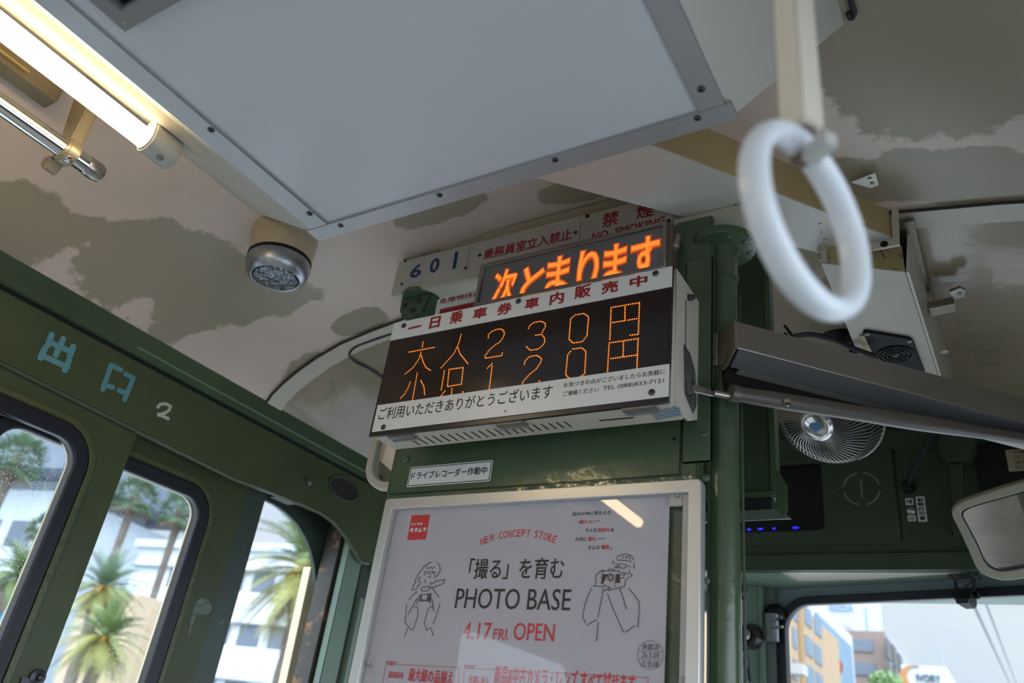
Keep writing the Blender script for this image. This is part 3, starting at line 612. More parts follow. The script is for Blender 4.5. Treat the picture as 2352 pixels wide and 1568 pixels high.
for x, y in ((1102, 586), (1322, 534)): a = SW.uv(x, y); screw(SW, a[0], a[1], .0042, SCREW, pe)
pn = thing('no_smoking_plate', 'white no smoking plate with two large red characters, right end of the board', 'sign', (sx(1440, 520)[0], YS, sx(1440, 520)[1]))
r6 = rect_of(SB, (1340, 560), (1546, 462))
plate('plate', SB, [rrect(*r6, .003, 3)], OFFW, pn, th=.002, w=.0012)
text('lettering', SW, '禁', (1382, 524), (1422, 482), RED, pn, bold=.018); text('lettering', SW, '煙', (1461, 505), (1503, 463), RED, pn, bold=.018)
text('lettering', SW, 'NO  SMOKING', (1359, 553), (1528, 496), RED, pn, bold=.02)
a = SW.uv(1349, 496); screw(SW, a[0], a[1], .0045, SCREW, pn); a = SW.uv(1536, 508); screw(SW, a[0], a[1], .0045, SCREW, pn)
# danger notice
YD = 1.13; SD = YP(YD)
pd = thing('dangerous_goods_notice', 'small white notice with red characters over a red band, behind the lit sign', 'sign', SD.hit(1060, 690))
r6 = rect_of(SD, (1000, 720), (1130, 660))
plate('plate', SD, [rrect(r6[0], r6[1] - .03, r6[2], r6[3], .008, 4)], WHITE, pd, th=.0015, w=.0008)
SDs = SD.shift(.0016); text('lettering', SDs, '危険物持込禁', (1009, 699), (1126, 662), RED, pd, bold=.012)
rb_ = rect_of(SDs, (1010, 716), (1130, 688)); plate('red_band', SDs, [rect(rb_[0], rb_[1] - .006, rb_[2], rb_[3] + .003)], RED, pd, th=.0003, w=.0002)
text('small_lettering', SDs.shift(.0003), '灯油火薬類 毒物', (1014, 708), (1126, 686), WHITE, pd, bold=.01)

# ---- lit stop sign
YN = 1.045; SN = YP(YN); ns_ = rect_of(SN, (1115, 690), (1530, 513))
stp = thing('lit_stop_sign', 'dark lit sign with glowing orange characters behind the fare display', 'sign', SN.pt((ns_[0] + ns_[2]) / 2, ns_[1]))
n0, n1, n2, n3 = SN.uv(1112, 600)[0] - .003, .745 * YN, SN.uv(1530, 512)[0] + .002, SN.uv(1530, 512)[1] + .001
MB().box((n0, YN + .004, n1), (n2 + .010, YN + .045, n3)).build('case', mat('bronze_case', (.22, .18, .13), .4, .6), stp, bevel=.002)
plate('frame', SN, [rect(n0, n1, n2, n3), rect(n0 + .006, n1 + .005, n2 - .006, n3 - .006)], STEEL, stp, th=.008, w=0, bevel=.0008)
plate('screen', SN, [rect(n0 + .004, n1, n2 - .004, n3 - .004)], mat('smoked_grey_screen', (.20, .185, .19), .28), stp, th=.002, w=-.002)
gl = [(.066, (1, .30, .18), .14), (.056, (1, .16, .05), .24), (.042, (1, .12, .012), .46), (.028, (1, .14, .012), .70), (.014, (1, .18, .015), .95), (-.002, (1, .26, .03), 1.15)]
nx = 'とまります'
chars = [('次', (1126, 706), (1192, 612)), ('と', (1192, 694), (1254, 604)), ('ま', (1250, 680), (1312, 583)), ('り', (1322, 676), (1378, 568)), ('ま', (1382, 662), (1442, 555)), ('す', (1446, 648), (1515, 537))]
for i, (ch, bl, tr_) in enumerate(chars):
    root = None
    a = SN.uv(*bl); b = SN.uv(*tr_)
    for k_, (of, c_, s_) in enumerate(gl):
        g = of * .06
        o_ = text('lit_character' if k_ == 0 else 'glow', SN, ch, (a[0] - g, a[1] - g), (b[0] + g, b[1] + g), emit('orange_glow_%d' % k_, c_, s_), root or stp, bold=.004 + of, w=-.0006 + k_ * .00016, th=.0001, px=False, glow=True)
        root = root or o_
MB().lathe([(.007, 0), (.007, .03), (.004, .034)], SN.pt(n2 + .012, n3 - .02, -.02), (0, -.3, -1), 14).build('side_cap', BRONZE, stp)

# ================================================================== FARE DISPLAY
YDf = .953; FD = YP(YDf)
f0, fz1 = FD.uv(906, 743); f1 = FD.uv(1546, 606)[0]; fz0 = FD.uv(1543, 922)[1]; fx0 = f0 + .004
disp = thing('fare_display', 'cream cased fare display with orange dot digits and red lettered top strip', 'display', ((f0 + f1) / 2, YDf + .03, fz0))
MB().box((fx0, YDf + .006, fz0 + .002), (f1 - .001, YDf + .068, fz1 - .002)).build('case', CASEM, disp, bevel=.002)
XS = XP(f1 + .0005)
plate('side_plate', XS, [[XS.uv(*p) for p in ((1552, 618), (1607, 700), (1607, 962), (1580, 966), (1552, 938))]], CASEM, disp, th=.003, bevel=.0005)
MB().tube([XS.pt(*XS.uv(1572, 690), .002), XS.pt(*XS.uv(1571, 905), .002)], .0012, 6).build('side_seam', SCREW, disp)
MB().box((fx0 + .05, YDf + .068, fz0 + .06), (f1 - .05, YPT - .004, fz1 - .06)).build('mounting_block', SCREW, disp)
plate('bezel', FD, [rect(f0, fz0, f1, fz1)], mat('black_bezel', (.015, .013, .014), .3), disp, th=.006, w=-.003, bevel=.0)
zs_top = FD.uv(1300, 705.5)[1]; zs_b = FD.uv(1400, 855)[1]; zs_b = .5655 * YDf
plate('top_strip', FD, [rect(f0 + .0005, zs_top, f1 - .0005, fz1 - .0003)], WHITE, disp, th=.0012, w=.0008)
SCRM = mat('dark_dot_screen', (.020, .012, .011), .16)
plate('screen', FD, [rect(f0 + .003, zs_b - .01, f1 - .003, zs_top + .004)], SCRM, disp, th=.0004, w=.0003)
ub = FD.uv(858, 992)[0] + .003; ue = FD.uv(1536, 911)[0]; zbm = .5115 * YDf
plate('bottom_strip', FD, [rect(f0 + .006, zbm, ue, zs_b)], WHITE, disp, th=.0012, w=.0012)
FS = FD.shift(.0015)
c4 = lambda x, y: (700 + x * .28064, 380 + y * .28064)
c5 = lambda x, y: (1100 + x * .28064, 420 + y * .28064)
for ch, bl, tr_ in (('日', c4(1015, 1340), c4(1118, 1228)), ('乗', c4(1180, 1302), c4(1305, 1180)), ('車', c4(1370, 1262), c4(1500, 1152)), ('券', c4(1568, 1232), c4(1702, 1112)), ('車', c5(370, 1040), c5(500, 928)),
                    ('内', c5(575, 1005), c5(702, 880)), ('販', c5(778, 955), c5(922, 822)), ('売', c5(1000, 915), c5(1145, 792)), ('中', c5(1232, 865), c5(1382, 745))):
    text('lettering', FS, ch, bl, tr_, RED, disp, bold=.028)
ribbons('lettering', FS, [[c4(852, 1336), c4(948, 1312)]], .0038, RED, disp)
c6 = lambda x, y: (820 + x * .2934, 700 + y * .2934)
c7 = lambda x, y: (1240 + x * .28054, 720 + y * .28054)
text('lettering', FS, 'ご利用いただきありがとうございます', c6(163, 905), c6(1538, 620), INK, disp, bold=.004)
text('lettering', FS, 'お気づきの点がございましたらお気軽に', c7(195, 608), c7(1028, 452), INK, disp, bold=.004)
text('lettering', FS, 'ご連絡ください', c7(190, 678), c7(483, 600), INK, disp, bold=.004)
text('lettering', FS, 'TEL (088)833-7121', c7(515, 638), c7(1018, 530), INK, disp, bold=.002)
for x, y in ((928, 748), (1191, 692), (1506, 628), (881, 981), (1497, 901)): a = FS.uv(x, y); screw(FS, a[0], a[1], .0052, SCREW, disp)
a = FS.uv(1161, 944); screw(FS, a[0], a[1], .0022, STEEL, disp)
LED = emit('orange_led', (1, .20, .012), 2.1)
FL = FD.shift(.0006)
def leds(name, strokes, f_):
    pts = []; pitch = .00365
    for s in strokes:
        q = [Vector(FL.uv(*f_(*p))) for p in s]; L = [0]
        for i in range(len(q) - 1): L.append(L[-1] + (q[i + 1] - q[i]).length)
        n = max(1, round(L[-1] / pitch))
        for k in range(n + 1):
            t = L[-1] * k / n; i = 0
            while i < len(q) - 2 and L[i + 1] < t: i += 1
            p = q[i].lerp(q[i + 1], (t - L[i]) / max(1e-9, L[i + 1] - L[i]))
            if all((p - w_).length > pitch * .6 for w_ in pts): pts.append(p)
    mb = MB()
    for p in pts: mb.prism([FL.pt(*c_) for c_ in circ(p.x, p.y, .00108, 8)], FL.n * .0005)
    mb.build(name, LED, disp, smooth=0)
leds('dot_character', [[(408, 370), (605, 332)], [(517, 290), (510, 345), (498, 385), (485, 425), (440, 490), (378, 540)], [(500, 385), (520, 450), (540, 490), (575, 512)]], c6)
leds('dot_character', [[(815, 232), (800, 290), (788, 320), (760, 380), (715, 430), (660, 492)], [(790, 335), (808, 385), (845, 430), (868, 460)]], c6)
leds('dot_digit', [[(1028, 258), (1030, 230), (1060, 205), (1100, 190), (1135, 190), (1155, 215), (1150, 245), (1120, 290), (1080, 315), (1040, 350), (1005, 395), (1003, 418), (1135, 397), (1138, 378)]], c6)
leds('dot_digit', [[(1343, 183), (1355, 160), (1385, 138), (1440, 128), (1475, 145), (1475, 170), (1455, 205), (1445, 232)], [(1400, 237), (1445, 232), (1470, 260), (1468, 300), (1440, 330), (1415, 347), (1355, 355), (1328, 328)]], c6)
leds('dot_digit', [[(790, 1080), (860, 1068), (898, 1095), (885, 1250), (845, 1300), (770, 1310), (738, 1280), (752, 1110), (790, 1080)]], c5)
leds('dot_character', [[(1083, 1020), (1072, 1280)], [(1083, 1020), (1313, 980)], [(1315, 975), (1305, 1240), (1240, 1245)], [(1197, 1000), (1195, 1125)], [(1095, 1143), (1310, 1108)]], c5)
leds('dot_character', [[(472, 535), (432, 760)], [(418, 605), (400, 650), (375, 695), (342, 730)], [(500, 592), (525, 640), (530, 700)]], c6)
leds('dot_character', [[(685, 515), (660, 665)], [(722, 505), (832, 490), (818, 620), (708, 640), (722, 505)], [(688, 675), (648, 725)], [(745, 640), (738, 715)], [(830, 680), (832, 705)]], c6)
leds('dot_digit', [[(1022, 495), (1062, 455), (1033, 675)], [(1003, 675), (1068, 662)]], c6)
leds('dot_digit', [[(1310, 465), (1315, 440), (1350, 405), (1410, 395), (1445, 420), (1440, 450), (1400, 505), (1355, 540), (1300, 600), (1290, 632), (1425, 612), (1428, 595)]], c6)
leds('dot_digit', [[(270, 290), (345, 280), (378, 310), (368, 490), (320, 525), (240, 530), (212, 500), (228, 340), (262, 295)]], c7)
leds('dot_character', [[(570, 240), (805, 205)], [(568, 240), (553, 490)], [(805, 205), (795, 450)], [(685, 220), (682, 345)], [(585, 368), (805, 338)]], c7)
# underside: slots, clips, side flange, labels
UP_ = Plane((0, 0, fz0 + .002), (1, 0, 0), (0, -1, 0)); US = UP_.shift(.0006)
for i in range(21):
    a, b = (940 + i * 17.8, 1007 - i * 1.95), (964 + i * 17.4, 1022 - i * 2.1)
    ribbons('slot', US, [[a, b]], .0024, DARK, disp, w=-.0002)
ribbons('slot', US, [[(1378, 966), (1454, 959)]], .0035, DARK, disp, w=-.0002)
for x, y in ((920, 999), (1170, 969), (1466, 934)):
    p = US.hit(x, y); MB().box((p.x - .026, p.y - .004, p.z - .004), (p.x + .026, p.y + .010, p.z + .0)).build('clip', STEEL, disp, bevel=.001)
    MB().box((p.x - .024, p.y + .011, p.z - .006), (p.x + .028, p.y + .015, p.z)).build('clip', mat('light_steel', (.5, .5, .48), .35, .8), disp)
lab = [US.uv(*p) for p in ((1495, 943), (1560, 935), (1566, 953), (1508, 965))]
plate('maker_label', US, [lab], mat('blue_grey_label', (.25, .32, .36), .4, var=.4, vscale=160), disp, th=.0003)
XS = XP(f1 + .0035)
sf = [XS.uv(*p) for p in ((1571, 790), (1585, 812), (1596, 850), (1600, 930), (1592, 950), (1574, 905))]
plate('worn_patch', XS, [sf], mat('scraped_metal', (.16, .15, .15), .35, .5, var=.6, vscale=40), disp, th=.0003, w=.0002)
mb = MB(); p = XS.hit(1581, 893); mb.lathe([(.009, 0), (.009, .006), (.005, .007), (.005, .014)], p, (1, 0, 0), 6); mb.build('bolt', STEEL, disp)
mb = MB(); p = XS.hit(1582, 684); mb.lathe([(.006, 0), (.006, .005), (.004, .010)], p, (1, 0, 0), 6); mb.build('bolt', SCREW, disp)

# ---- recorder sticker
ST = PT.shift(.0045)
a = ST.uv(934, 1119); b = ST.uv(1133, 1056); stk = thing('recorder_sticker', 'white black-bordered sticker on the green partition under the fare display', 'sticker', ST.pt((a[0] + b[0]) / 2, a[1]))
ST2 = PT.shift(.0055)
plate('sticker', PT, [rrect(a[0], a[1], b[0], b[1] - .0, .003, 3)], WHITE, stk, th=.0008, w=.0046)
plate('border', PT, [rrect(a[0] + .0018, a[1] + .0018, b[0] - .0018, b[1] - .0018, .0025, 3), rrect(a[0] + .0032, a[1] + .0032, b[0] - .0032, b[1] - .0032, .002, 3)], INK, stk, th=.0002, w=.0052)
text('lettering', PT, 'ドライブレコーダー作動中', (947, 1104), (1124, 1072), INK, stk, bold=.012, w=.0052)

# ================================================================== POSTER IN ALUMINIUM FRAME
YPo = 1.045; PF = YP(YPo)
o0, oz1 = PF.uv(884, 1154); o1 = PF.uv(1608, 1098)[0]; oz1 = PF.uv(1608, 1099)[1]; oz0 = -.36
fr_ = thing('poster_case', 'aluminium poster frame with clear cover on the green partition', 'frame', PF.pt((o0 + o1) / 2, oz0))
bw = .0165
plate('outer_frame', PF, [rrect(o0, oz0, o1, oz1, .006, 4), rect(o0 + bw, oz0 + bw, o1 - bw, oz1 - bw)], ALU2, fr_, th=.018, w=-.012, bevel=.0012)
YPp = 1.062; PP = YP(YPp)
pl0 = PP.uv(905, 1175)[0]; pr1 = PP.uv(1539, 1127)[0]
MB().box((o0 + bw, YPp - .006, oz0 + bw), (pl0 + .002, YPp + .004, oz1 - bw)).build('inner_rail', STEEL, fr_, bevel=.001)
ri0 = PP.uv(1568, 1300)[0]
MB().box((ri0, YPp - .006, oz0 + bw), (o1 - bw, YPp + .004, oz1 - bw)).build('inner_rail', ALU, fr_, bevel=.0015)
MB().box((pr1, YPp - .005, oz1 - bw - .018), (ri0, YPp + .0, oz1 - bw)).build('corner_piece', ALU, fr_, bevel=.001)
for x, y in ((1553, 1136), (1571, 1562), (845, 1524)): a = PP.shift(.006).uv(x, y); screw(PP.shift(.006), a[0], a[1], .0045, STEEL, fr_)
MB().add([(o0 + bw, YPp - .007, oz0 + bw), (o1 - bw, YPp - .007, oz0 + bw), (o1 - bw, YPp - .007, oz1 - bw), (o0 + bw, YPp - .007, oz1 - bw)], [(0, 1, 2, 3)]).build('clear_cover', ACRYL, fr_)
pos = thing('poster', 'pale lilac advertising poster with line drawings of two people holding cameras', 'poster', PP.pt((pl0 + pr1) / 2, oz0 + bw))
MB().box((pl0, YPp, oz0 + bw), (pr1, YPp + .0006, oz1 - bw)).build('paper', PAPER, pos)
sc_ = 420 / 1350; pa = lambda x, y: (820 + x * sc_, 1080 + y * sc_); pb = lambda x, y: (1220 + x * 460 / 1478, 1080 + y * 460 / 1478)
PW = PP.shift(.0003)
lg = rect_of(PW, pa(370, 513), pa(540, 325)); lgp = plate('red_logo', PW, [rect(*lg)], REDP, pos, th=.0002)
PW2 = PP.shift(.0006)
text('logo_lettering', PW2, 'カメラの', pa(398, 408), pa(486, 384), WHITE, lgp, bold=.04); text('logo_lettering', PW2, 'キタムラ', pa(388, 460), pa(516, 418), WHITE, lgp, bold=.06)
T = lambda s, bl, tr_, m=INK, b=0: text('printing', PW, s, bl, tr_, m, pos, bold=b)
T('「撮る」を育む', pa(818, 802), pb(250, 640), INK, .006)
T('PHOTO BASE', pa(720, 1016), pb(300, 876)); T('4.17', pa(776, 1243), pa(998, 1124), REDP); T('FRI.', pa(1004, 1248), pa(1130, 1172), REDP); T('OPEN', pa(1152, 1250), pb(178, 1132), REDP)
T('自分の中に芽生えた', pb(306, 336), pb(592, 296)); T('“撮りたい”', pb(338, 394), pb(508, 362), REDP, .01)
T('そんな', pb(400, 456), pb(487, 426)); T('気持ち', pb(491, 457), pb(583, 422), REDP, .01); T('を', pb(588, 455), pb(614, 424))
T('大切に', pb(323, 524), pb(414, 490)); T('育む', pb(420, 523), pb(483, 488), REDP, .01); T('そんな', pb(419, 584), pb(508, 553)); T('場所', pb(516, 583), pb(580, 550), REDP, .01); T('。', pb(585, 585), pb(598, 572))
T('POINT', pa(214, 1437), pa(297, 1410), REDP); T('POINT', pa(792, 1467), pa(878, 1438), REDP)
T('高知県内', pa(229, 1530), pa(344, 1488), REDP, .005); T('最大級の品揃え', pa(375, 1553), pa(718, 1480), REDP, .012)
T('店舗にある', pa(823, 1565), pa(976, 1522), REDP, .005); T('新品&中古カメラ・レンズ すべて試せます', pa(1007, 1580), pb(770, 1545 - 45), REDP, .012)
ribbons('printing', PW, [[pb(490, 505), pb(548, 504)]], .0006, INK, pos)
ribbons('printing', PW, [[pa(300, 1432), pa(757, 1455)], [pa(757, 1455), pa(745, 1640)], [pa(212, 1442), pa(180, 1640)], [pa(885, 1462), pb(865, 1528)], [pb(865, 1528), pb(860, 1640)], [pa(793, 1480), pa(780, 1640)]], .0006, REDP, pos)
# arched heading
A0, A1, A2_ = [Vector(PW.uv(*p)) for p in (pa(912, 556), pa(1175, 490), pb(178, 540))]
d_ = 2 * (A0.x * (A1.y - A2_.y) + A1.x * (A2_.y - A0.y) + A2_.x * (A0.y - A1.y)); s0, s1, s2 = A0.length_squared, A1.length_squared, A2_.length_squared
cx_ = (s0 * (A1.y - A2_.y) + s1 * (A2_.y - A0.y) + s2 * (A0.y - A1.y)) / d_; cy_ = (s0 * (A2_.x - A1.x) + s1 * (A0.x - A2_.x) + s2 * (A1.x - A0.x)) / d_
Cc = Vector((cx_, cy_)); Rr = (A1 - Cc).length; t0_ = math.atan2(A0.y - cy_, A0.x - cx_); t2_ = math.atan2(A2_.y - cy_, A2_.x - cx_)
hd = 'NEW CONCEPT STORE'; wd_ = {'W': 1.35, 'M': 1.3, ' ': .75}; tot = sum(wd_.get(c_, 1) for c_ in hd); acc_ = 0; hh = .0118
for c_ in hd:
    w_ = wd_.get(c_, 1); tt = t0_ + (t2_ - t0_) * (acc_ + w_ / 2) / tot; acc_ += w_
    if c_ == ' ': continue
    me = text_mesh(c_, .004, .001); xs = [v.co.x for v in me.vertices]; ys = [v.co.y for v in me.vertices]; cw = .0066 * (w_ ** .8)
    for v in me.vertices:
        xx = (v.co.x - (min(xs) + max(xs)) / 2) / (max(xs) - min(xs)) * cw; yy = (v.co.y - min(ys)) / (max(ys) - min(ys)) * hh
        rr = Rr + yy; ang = tt - xx / Rr; v.co = (cx_ + rr * math.cos(ang), cy_ + rr * math.sin(ang), v.co.z * .15)
    me.transform(PW.mat(.0001)); link('printing', me, REDP, pos)
woman = [[(548, 675), (500, 705), (450, 765), (448, 790), (430, 805), (435, 830), (412, 850), (415, 870), (400, 888)], [(470, 785), (455, 815), (470, 830), (440, 870), (425, 887)], [(590, 677), (612, 700), (615, 740), (600, 770), (570, 797)],
         [(515, 708), (522, 725), (538, 720), (548, 715), (560, 725), (575, 712)], [(500, 745), (500, 775)], [(578, 745), (572, 775)], [(512, 750), (525, 747)], [(514, 755), (524, 756)], [(553, 748), (568, 748)], [(555, 755), (566, 755)], [(540, 745), (535, 765), (545, 770)], [(528, 785), (537, 793), (548, 783)],
         [(500, 805), (510, 830)], [(548, 820), (540, 845)], [(545, 870), (590, 855), (640, 835), (648, 815), (630, 808), (580, 820), (550, 840)], [(640, 810), (652, 798)], [(560, 870), (580, 900), (610, 940)], [(445, 895), (410, 925), (385, 957)],
         [(475, 870), (490, 860), (545, 858), (520, 890), (480, 890), (475, 870)], [(465, 930), (430, 965), (415, 1000)], [(455, 950), (440, 990)], [(545, 930), (560, 970), (565, 1005)], [(538, 940), (545, 980)], [(530, 945), (535, 975)],
         [(405, 1008), (448, 1008), (453, 1070), (440, 1110), (415, 1180), (400, 1175), (355, 1122), (362, 1080), (368, 990)], [(405, 1010), (380, 1065)], [(530, 1015), (500, 1120), (515, 1180), (550, 1158)], [(535, 1015), (562, 1002), (570, 1040)], [(615, 980), (605, 1020), (565, 1133)], [(378, 1165), (352, 1228)], [(553, 1172), (563, 1220)]]
ribbons('line_drawing', PW, [[pa(*p) for p in s] for s in woman], .0009, INK, pos)
plate('line_drawing', PW, [[PW.uv(*pa(*p)) for p in ((463, 915), (552, 905), (540, 966), (458, 968))], [PW.uv(*pa(*p)) for p in ((485, 920), (512, 915), (520, 935), (505, 955), (482, 950), (478, 935))]], mat('grey_ink', (.11, .10, .11), .6), pos, th=.0001)
man = [[(630, 645), (660, 625), (700, 615), (735, 625), (757, 660)], [(630, 660), (690, 665), (740, 672)], [(670, 650), (685, 630)], [(700, 655), (705, 630)], [(730, 660), (720, 630)], [(600, 685), (612, 668)], [(762, 685), (760, 722)], [(615, 690), (680, 690), (735, 712)],
       [(612, 712), (625, 715), (645, 700), (640, 722), (628, 715)], [(655, 702), (660, 722), (690, 720), (705, 710)], [(728, 735), (728, 760)], [(735, 765), (748, 770), (735, 790)], [(683, 750), (697, 765), (683, 780), (669, 765), (683, 750)], [(720, 785), (695, 820), (692, 855), (670, 860)], [(697, 762), (722, 760)],
       [(530, 742), (655, 742), (655, 830)], [(530, 742), (520, 800)], [(572, 740), (575, 728), (615, 730), (617, 740)], [(540, 735), (510, 745), (480, 775), (475, 850)], [(455, 852), (535, 858)], [(445, 870), (400, 985), (380, 1080), (405, 1130)], [(420, 1140), (485, 1100)], [(535, 865), (525, 930), (495, 1080)], [(497, 1120), (485, 1260)],
       [(540, 890), (575, 868), (585, 885)], [(540, 835), (545, 850), (590, 865)], [(565, 910), (610, 1030), (650, 1120), (685, 1195)], [(700, 1193), (765, 1145)], [(655, 870), (680, 940), (705, 1022)], [(722, 868), (800, 970), (800, 1000), (790, 1160)], [(570, 888), (655, 865), (690, 855)],
       [(588, 760), (612, 775), (612, 805), (588, 820), (566, 805), (566, 775), (588, 760)], [(588, 770), (602, 780), (602, 800), (588, 810), (576, 800), (576, 780), (588, 770)], [(620, 830), (620, 865)], [(660, 800), (690, 790)]]
ribbons('line_drawing', PW, [[pb(*p) for p in s] for s in man], .0009, INK, pos)
for q in (((530, 765), (566, 765), (548, 800), (530, 835), (512, 838), (522, 800)), ((624, 765), (655, 765), (650, 830), (618, 830))):
    plate('line_drawing', PW, [[PW.uv(*pb(*p)) for p in q]], mat('dark_brown_ink', (.05, .02, .02), .6), pos, th=.0001)
sc0 = Vector(PW.uv(*pb(880, 1362))); R_ = .0185
st_ = [[(sc0.x + R_ * math.cos(i / 24 * 6.2832), sc0.y + R_ * math.sin(i / 24 * 6.2832)) for i in range(25)], [(sc0.x - R_ * .95, sc0.y + .005), (sc0.x + R_ * .95, sc0.y + .005)], [(sc0.x - R_ * .95, sc0.y - .006), (sc0.x + R_ * .95, sc0.y - .006)]]
STI = mat('stamp_ink', (.12, .11, .13), .6)
stm = ribbons('stamp', PW, st_, .0005, STI, pos, px=False)
for s_, v0_, v1_ in (('承認済', .0065, .0145), ('26.5.09', -.004, .0035), ('広告課', -.0155, -.0075)):
    text('stamp_lettering', PW, s_, (sc0.x - .0125, sc0.y + v0_), (sc0.x + .0125, sc0.y + v1_), STI, stm, px=False)

# ---- convex mirror with cream frame behind the display
YM = 1.30; PM = Plane((0, YM, 0), (1, .12, 0), (0, .0, 1))
cm = thing('convex_mirror', 'rounded cream-framed convex mirror peeking out left of the fare display', 'mirror', PM.hit(905, 1060))
m0 = PM.uv(851, 1060)[0]; mz0 = PM.uv(885, 1124)[1]; mz1 = mz0 + .26; m1 = m0 + .17
plate('frame', PM, [rrect(m0, mz0, m1, mz1, .05, 7), rrect(m0 + .012, mz0 + .012, m1 - .012, mz1 - .012, .04, 7)], CREAM, cm, th=.016, w=0, bevel=.002)
mb = MB(); N = 14; q = []
for j in range(N + 1):
    for i in range(N + 1):
        uu = m0 + .008 + (m1 - m0 - .016) * i / N; vv = mz0 + .008 + (mz1 - mz0 - .016) * j / N; a = (i / N - .5) * 2; b = (j / N - .5) * 2
        q.append(PM.pt(uu, vv, .004 - .007 * (a * a + b * b) * .5))
mb.add(q, [(j * (N + 1) + i, j * (N + 1) + i + 1, (j + 1) * (N + 1) + i + 1, (j + 1) * (N + 1) + i) for j in range(N) for i in range(N) if not (i in (0, N - 1) and j in (0, N - 1))]).build('mirror_glass', MIRROR, cm)
MB().tube([PM.pt(m1 - .02, mz1, -.02), PM.pt(m1 - .02, mz1 + .22, -.02)], .008, 10).build('arm', STEEL, cm)
# black wire on the front ceiling
def wire(name, label, pts, r, m=None, cat='cable', close=False):
    P3 = pts; out = []
    for i in range(len(P3) - 1):
        for k in range(6):
            t = k / 6; p0 = P3[max(i - 1, 0)]; p1 = P3[i]; p2 = P3[i + 1]; p3 = P3[min(i + 2, len(P3) - 1)]
            out.append(.5 * ((2 * p1) + (p2 - p0) * t + (2 * p0 - 5 * p1 + 4 * p2 - p3) * t * t + (3 * p1 - p0 - 3 * p2 + p3) * t ** 3))
    out.append(P3[-1]); mb = MB(); mb.tube(out, r, 8)
    return tag(mb.build(name, m or RUBBER), label, cat)
def czat(p):   # z of ceiling profile at x
    pr_ = ceil_prof()
    for (a, b), (c, d) in zip(pr_, pr_[1:]):
        if a <= p <= c: return b + (d - b) * (p - a) / (c - a)
    return .8
def onceil(x, y, off=.006):
    r = ray(x, y); t = .9 / r.z
    for _ in range(30): p = r * t; t += (czat(p.x) - off - p.z) / r.z * .7
    return r * t
wire('ceiling_wire', 'thin black wire clipped to the ceiling left of the fare display', [onceil(900, 766), onceil(850, 783), onceil(815, 797), onceil(803, 815), onceil(815, 830), onceil(845, 845), onceil(880, 868)], .0035)
wire('ceiling_cable', 'black cable loop on the ceiling at the top edge near the strap', [onceil(1948, -20), onceil(1956, 10), onceil(1962, 30), onceil(1955, 42), onceil(1948, 30)], .004)

# ================================================================== CAB
# roller blind box across the cab entrance
YRo = 1.06
p0 = onY(1693, 798, YRo); zr = p0.z; q1_ = onZ(2352, 970, zr); dr = (q1_ - p0).normalized(); Lr = 1.35
nr = Vector((-dr.y, dr.x, 0)) * -1                     # towards the camera side
if nr.dot(-p0) < 0: nr = -nr
rol = thing('roller_blind', 'long grey metal roller blind box with rolled dark cloth crossing the cab entrance', 'blind', p0)
s0_, e0_ = p0, p0 + dr * Lr
def ext(prof, a, b, name, m, bev=0): # prof in (toward camera, up)
    mb = MB(); mb.prism([a + nr * x + up * z for x, z in prof], b - a); return mb.build(name, m, rol, bev)
ext([(0, 0), (-.002, .048), (-.08, .052), (-.082, .046), (-.008, .042), (-.006, .004)], s0_, e0_, 'box', ROLL, 0)
ext([(-.001, -.001), (-.006, .0045), (-.030, -.017), (-.026, -.021)], s0_ + dr * .004, e0_, 'lower_lip', mat('grey_lip', (.12, .12, .12), .34, .3), 0)
ext([(-.028, -.017), (-.045, -.021), (-.045, -.024), (-.028, -.021)], s0_ + dr * .02, e0_, 'inner_strip', mat('light_strip', (.30, .27, .24), .4, .3), 0)
mb = MB(); mb.prism([s0_ + nr * x + up * z for x, z in ((0, 0), (-.002, .048), (-.08, .052), (-.08, -.02), (-.03, -.02))], -dr * .003).build('end_plate', BRONZE, rol)
a = PT.uv(1640, 805); 
P_m = YP(YPT + .018)
mp_ = [P_m.uv(*p) for p in ((1627, 771), (1650, 768), (1649, 839), (1626, 841))]
plate('mounting_plate', P_m, [mp_], mat('brassy_plate', (.38, .33, .26), .38, .7), rol, th=.003, w=.003, bevel=.0005)
for x, y in ((1638, 781), (1638, 829)): aa = P_m.uv(x, y); screw(P_m, aa[0], aa[1], .0045, SCREW, rol, w=.005)
h0 = P_m.pt(*mp_[1]); h1 = P_m.pt(*mp_[2])
MB().prism([h0, h1, s0_ + up * -.01 - nr * .03, s0_ + up * .046 - nr * .001], (.0, .003, 0)).build('end_bracket', BRONZE, rol)
MB().tube([s0_ + up * -.0005, e0_ + up * -.0005], .0021, 8).build('folded_edge_highlight', mat('edge_highlight', (.42, .39, .36), .3, .7), rol)  # folded edge in brighter metal, the ridge highlight put into its colour
# cloth roll under the box: cloth hangs from box rear and wraps a pole that runs nearer to the box at the far end
c0_ = onY(1684, 906, YRo - .0); c1_ = onZ(2352, 1002, zr - .075)
m_ = 26; mb = MB(); vs = []; fs = []; K_ = 16
pole0 = onY(1684, 908, YRo); pole1 = pole0 + dr * Lr
far = onZ(2345, 985, pole0.z + .05)
def pc(t):  # axis of the wrapped pole rises gently towards the far side
    return pole0.lerp(pole1, t) + up * (.125 * t) 
for i in range(m_ + 1):
    t = i / m_; c_ = pc(t); r_ = .0165 + .0025 * math.sin(t * 9) + .004 * max(0, math.sin(t * 3.3 + .6))
    top = s0_.lerp(e0_, t) - nr * .045 + up * -.004
    mid = c_.lerp(top, .5) - nr * .012
    sec = [top - nr * .004, top, mid + nr * .003, c_ + up * .004 + nr * .004, c_ - nr * .012, mid - nr * .004]
    vs += sec; n_ = len(sec)
for i in range(m_):
    for j in range(n_): fs.append((i * n_ + j, i * n_ + (j + 1) % n_, (i + 1) * n_ + (j + 1) % n_, (i + 1) * n_ + j))
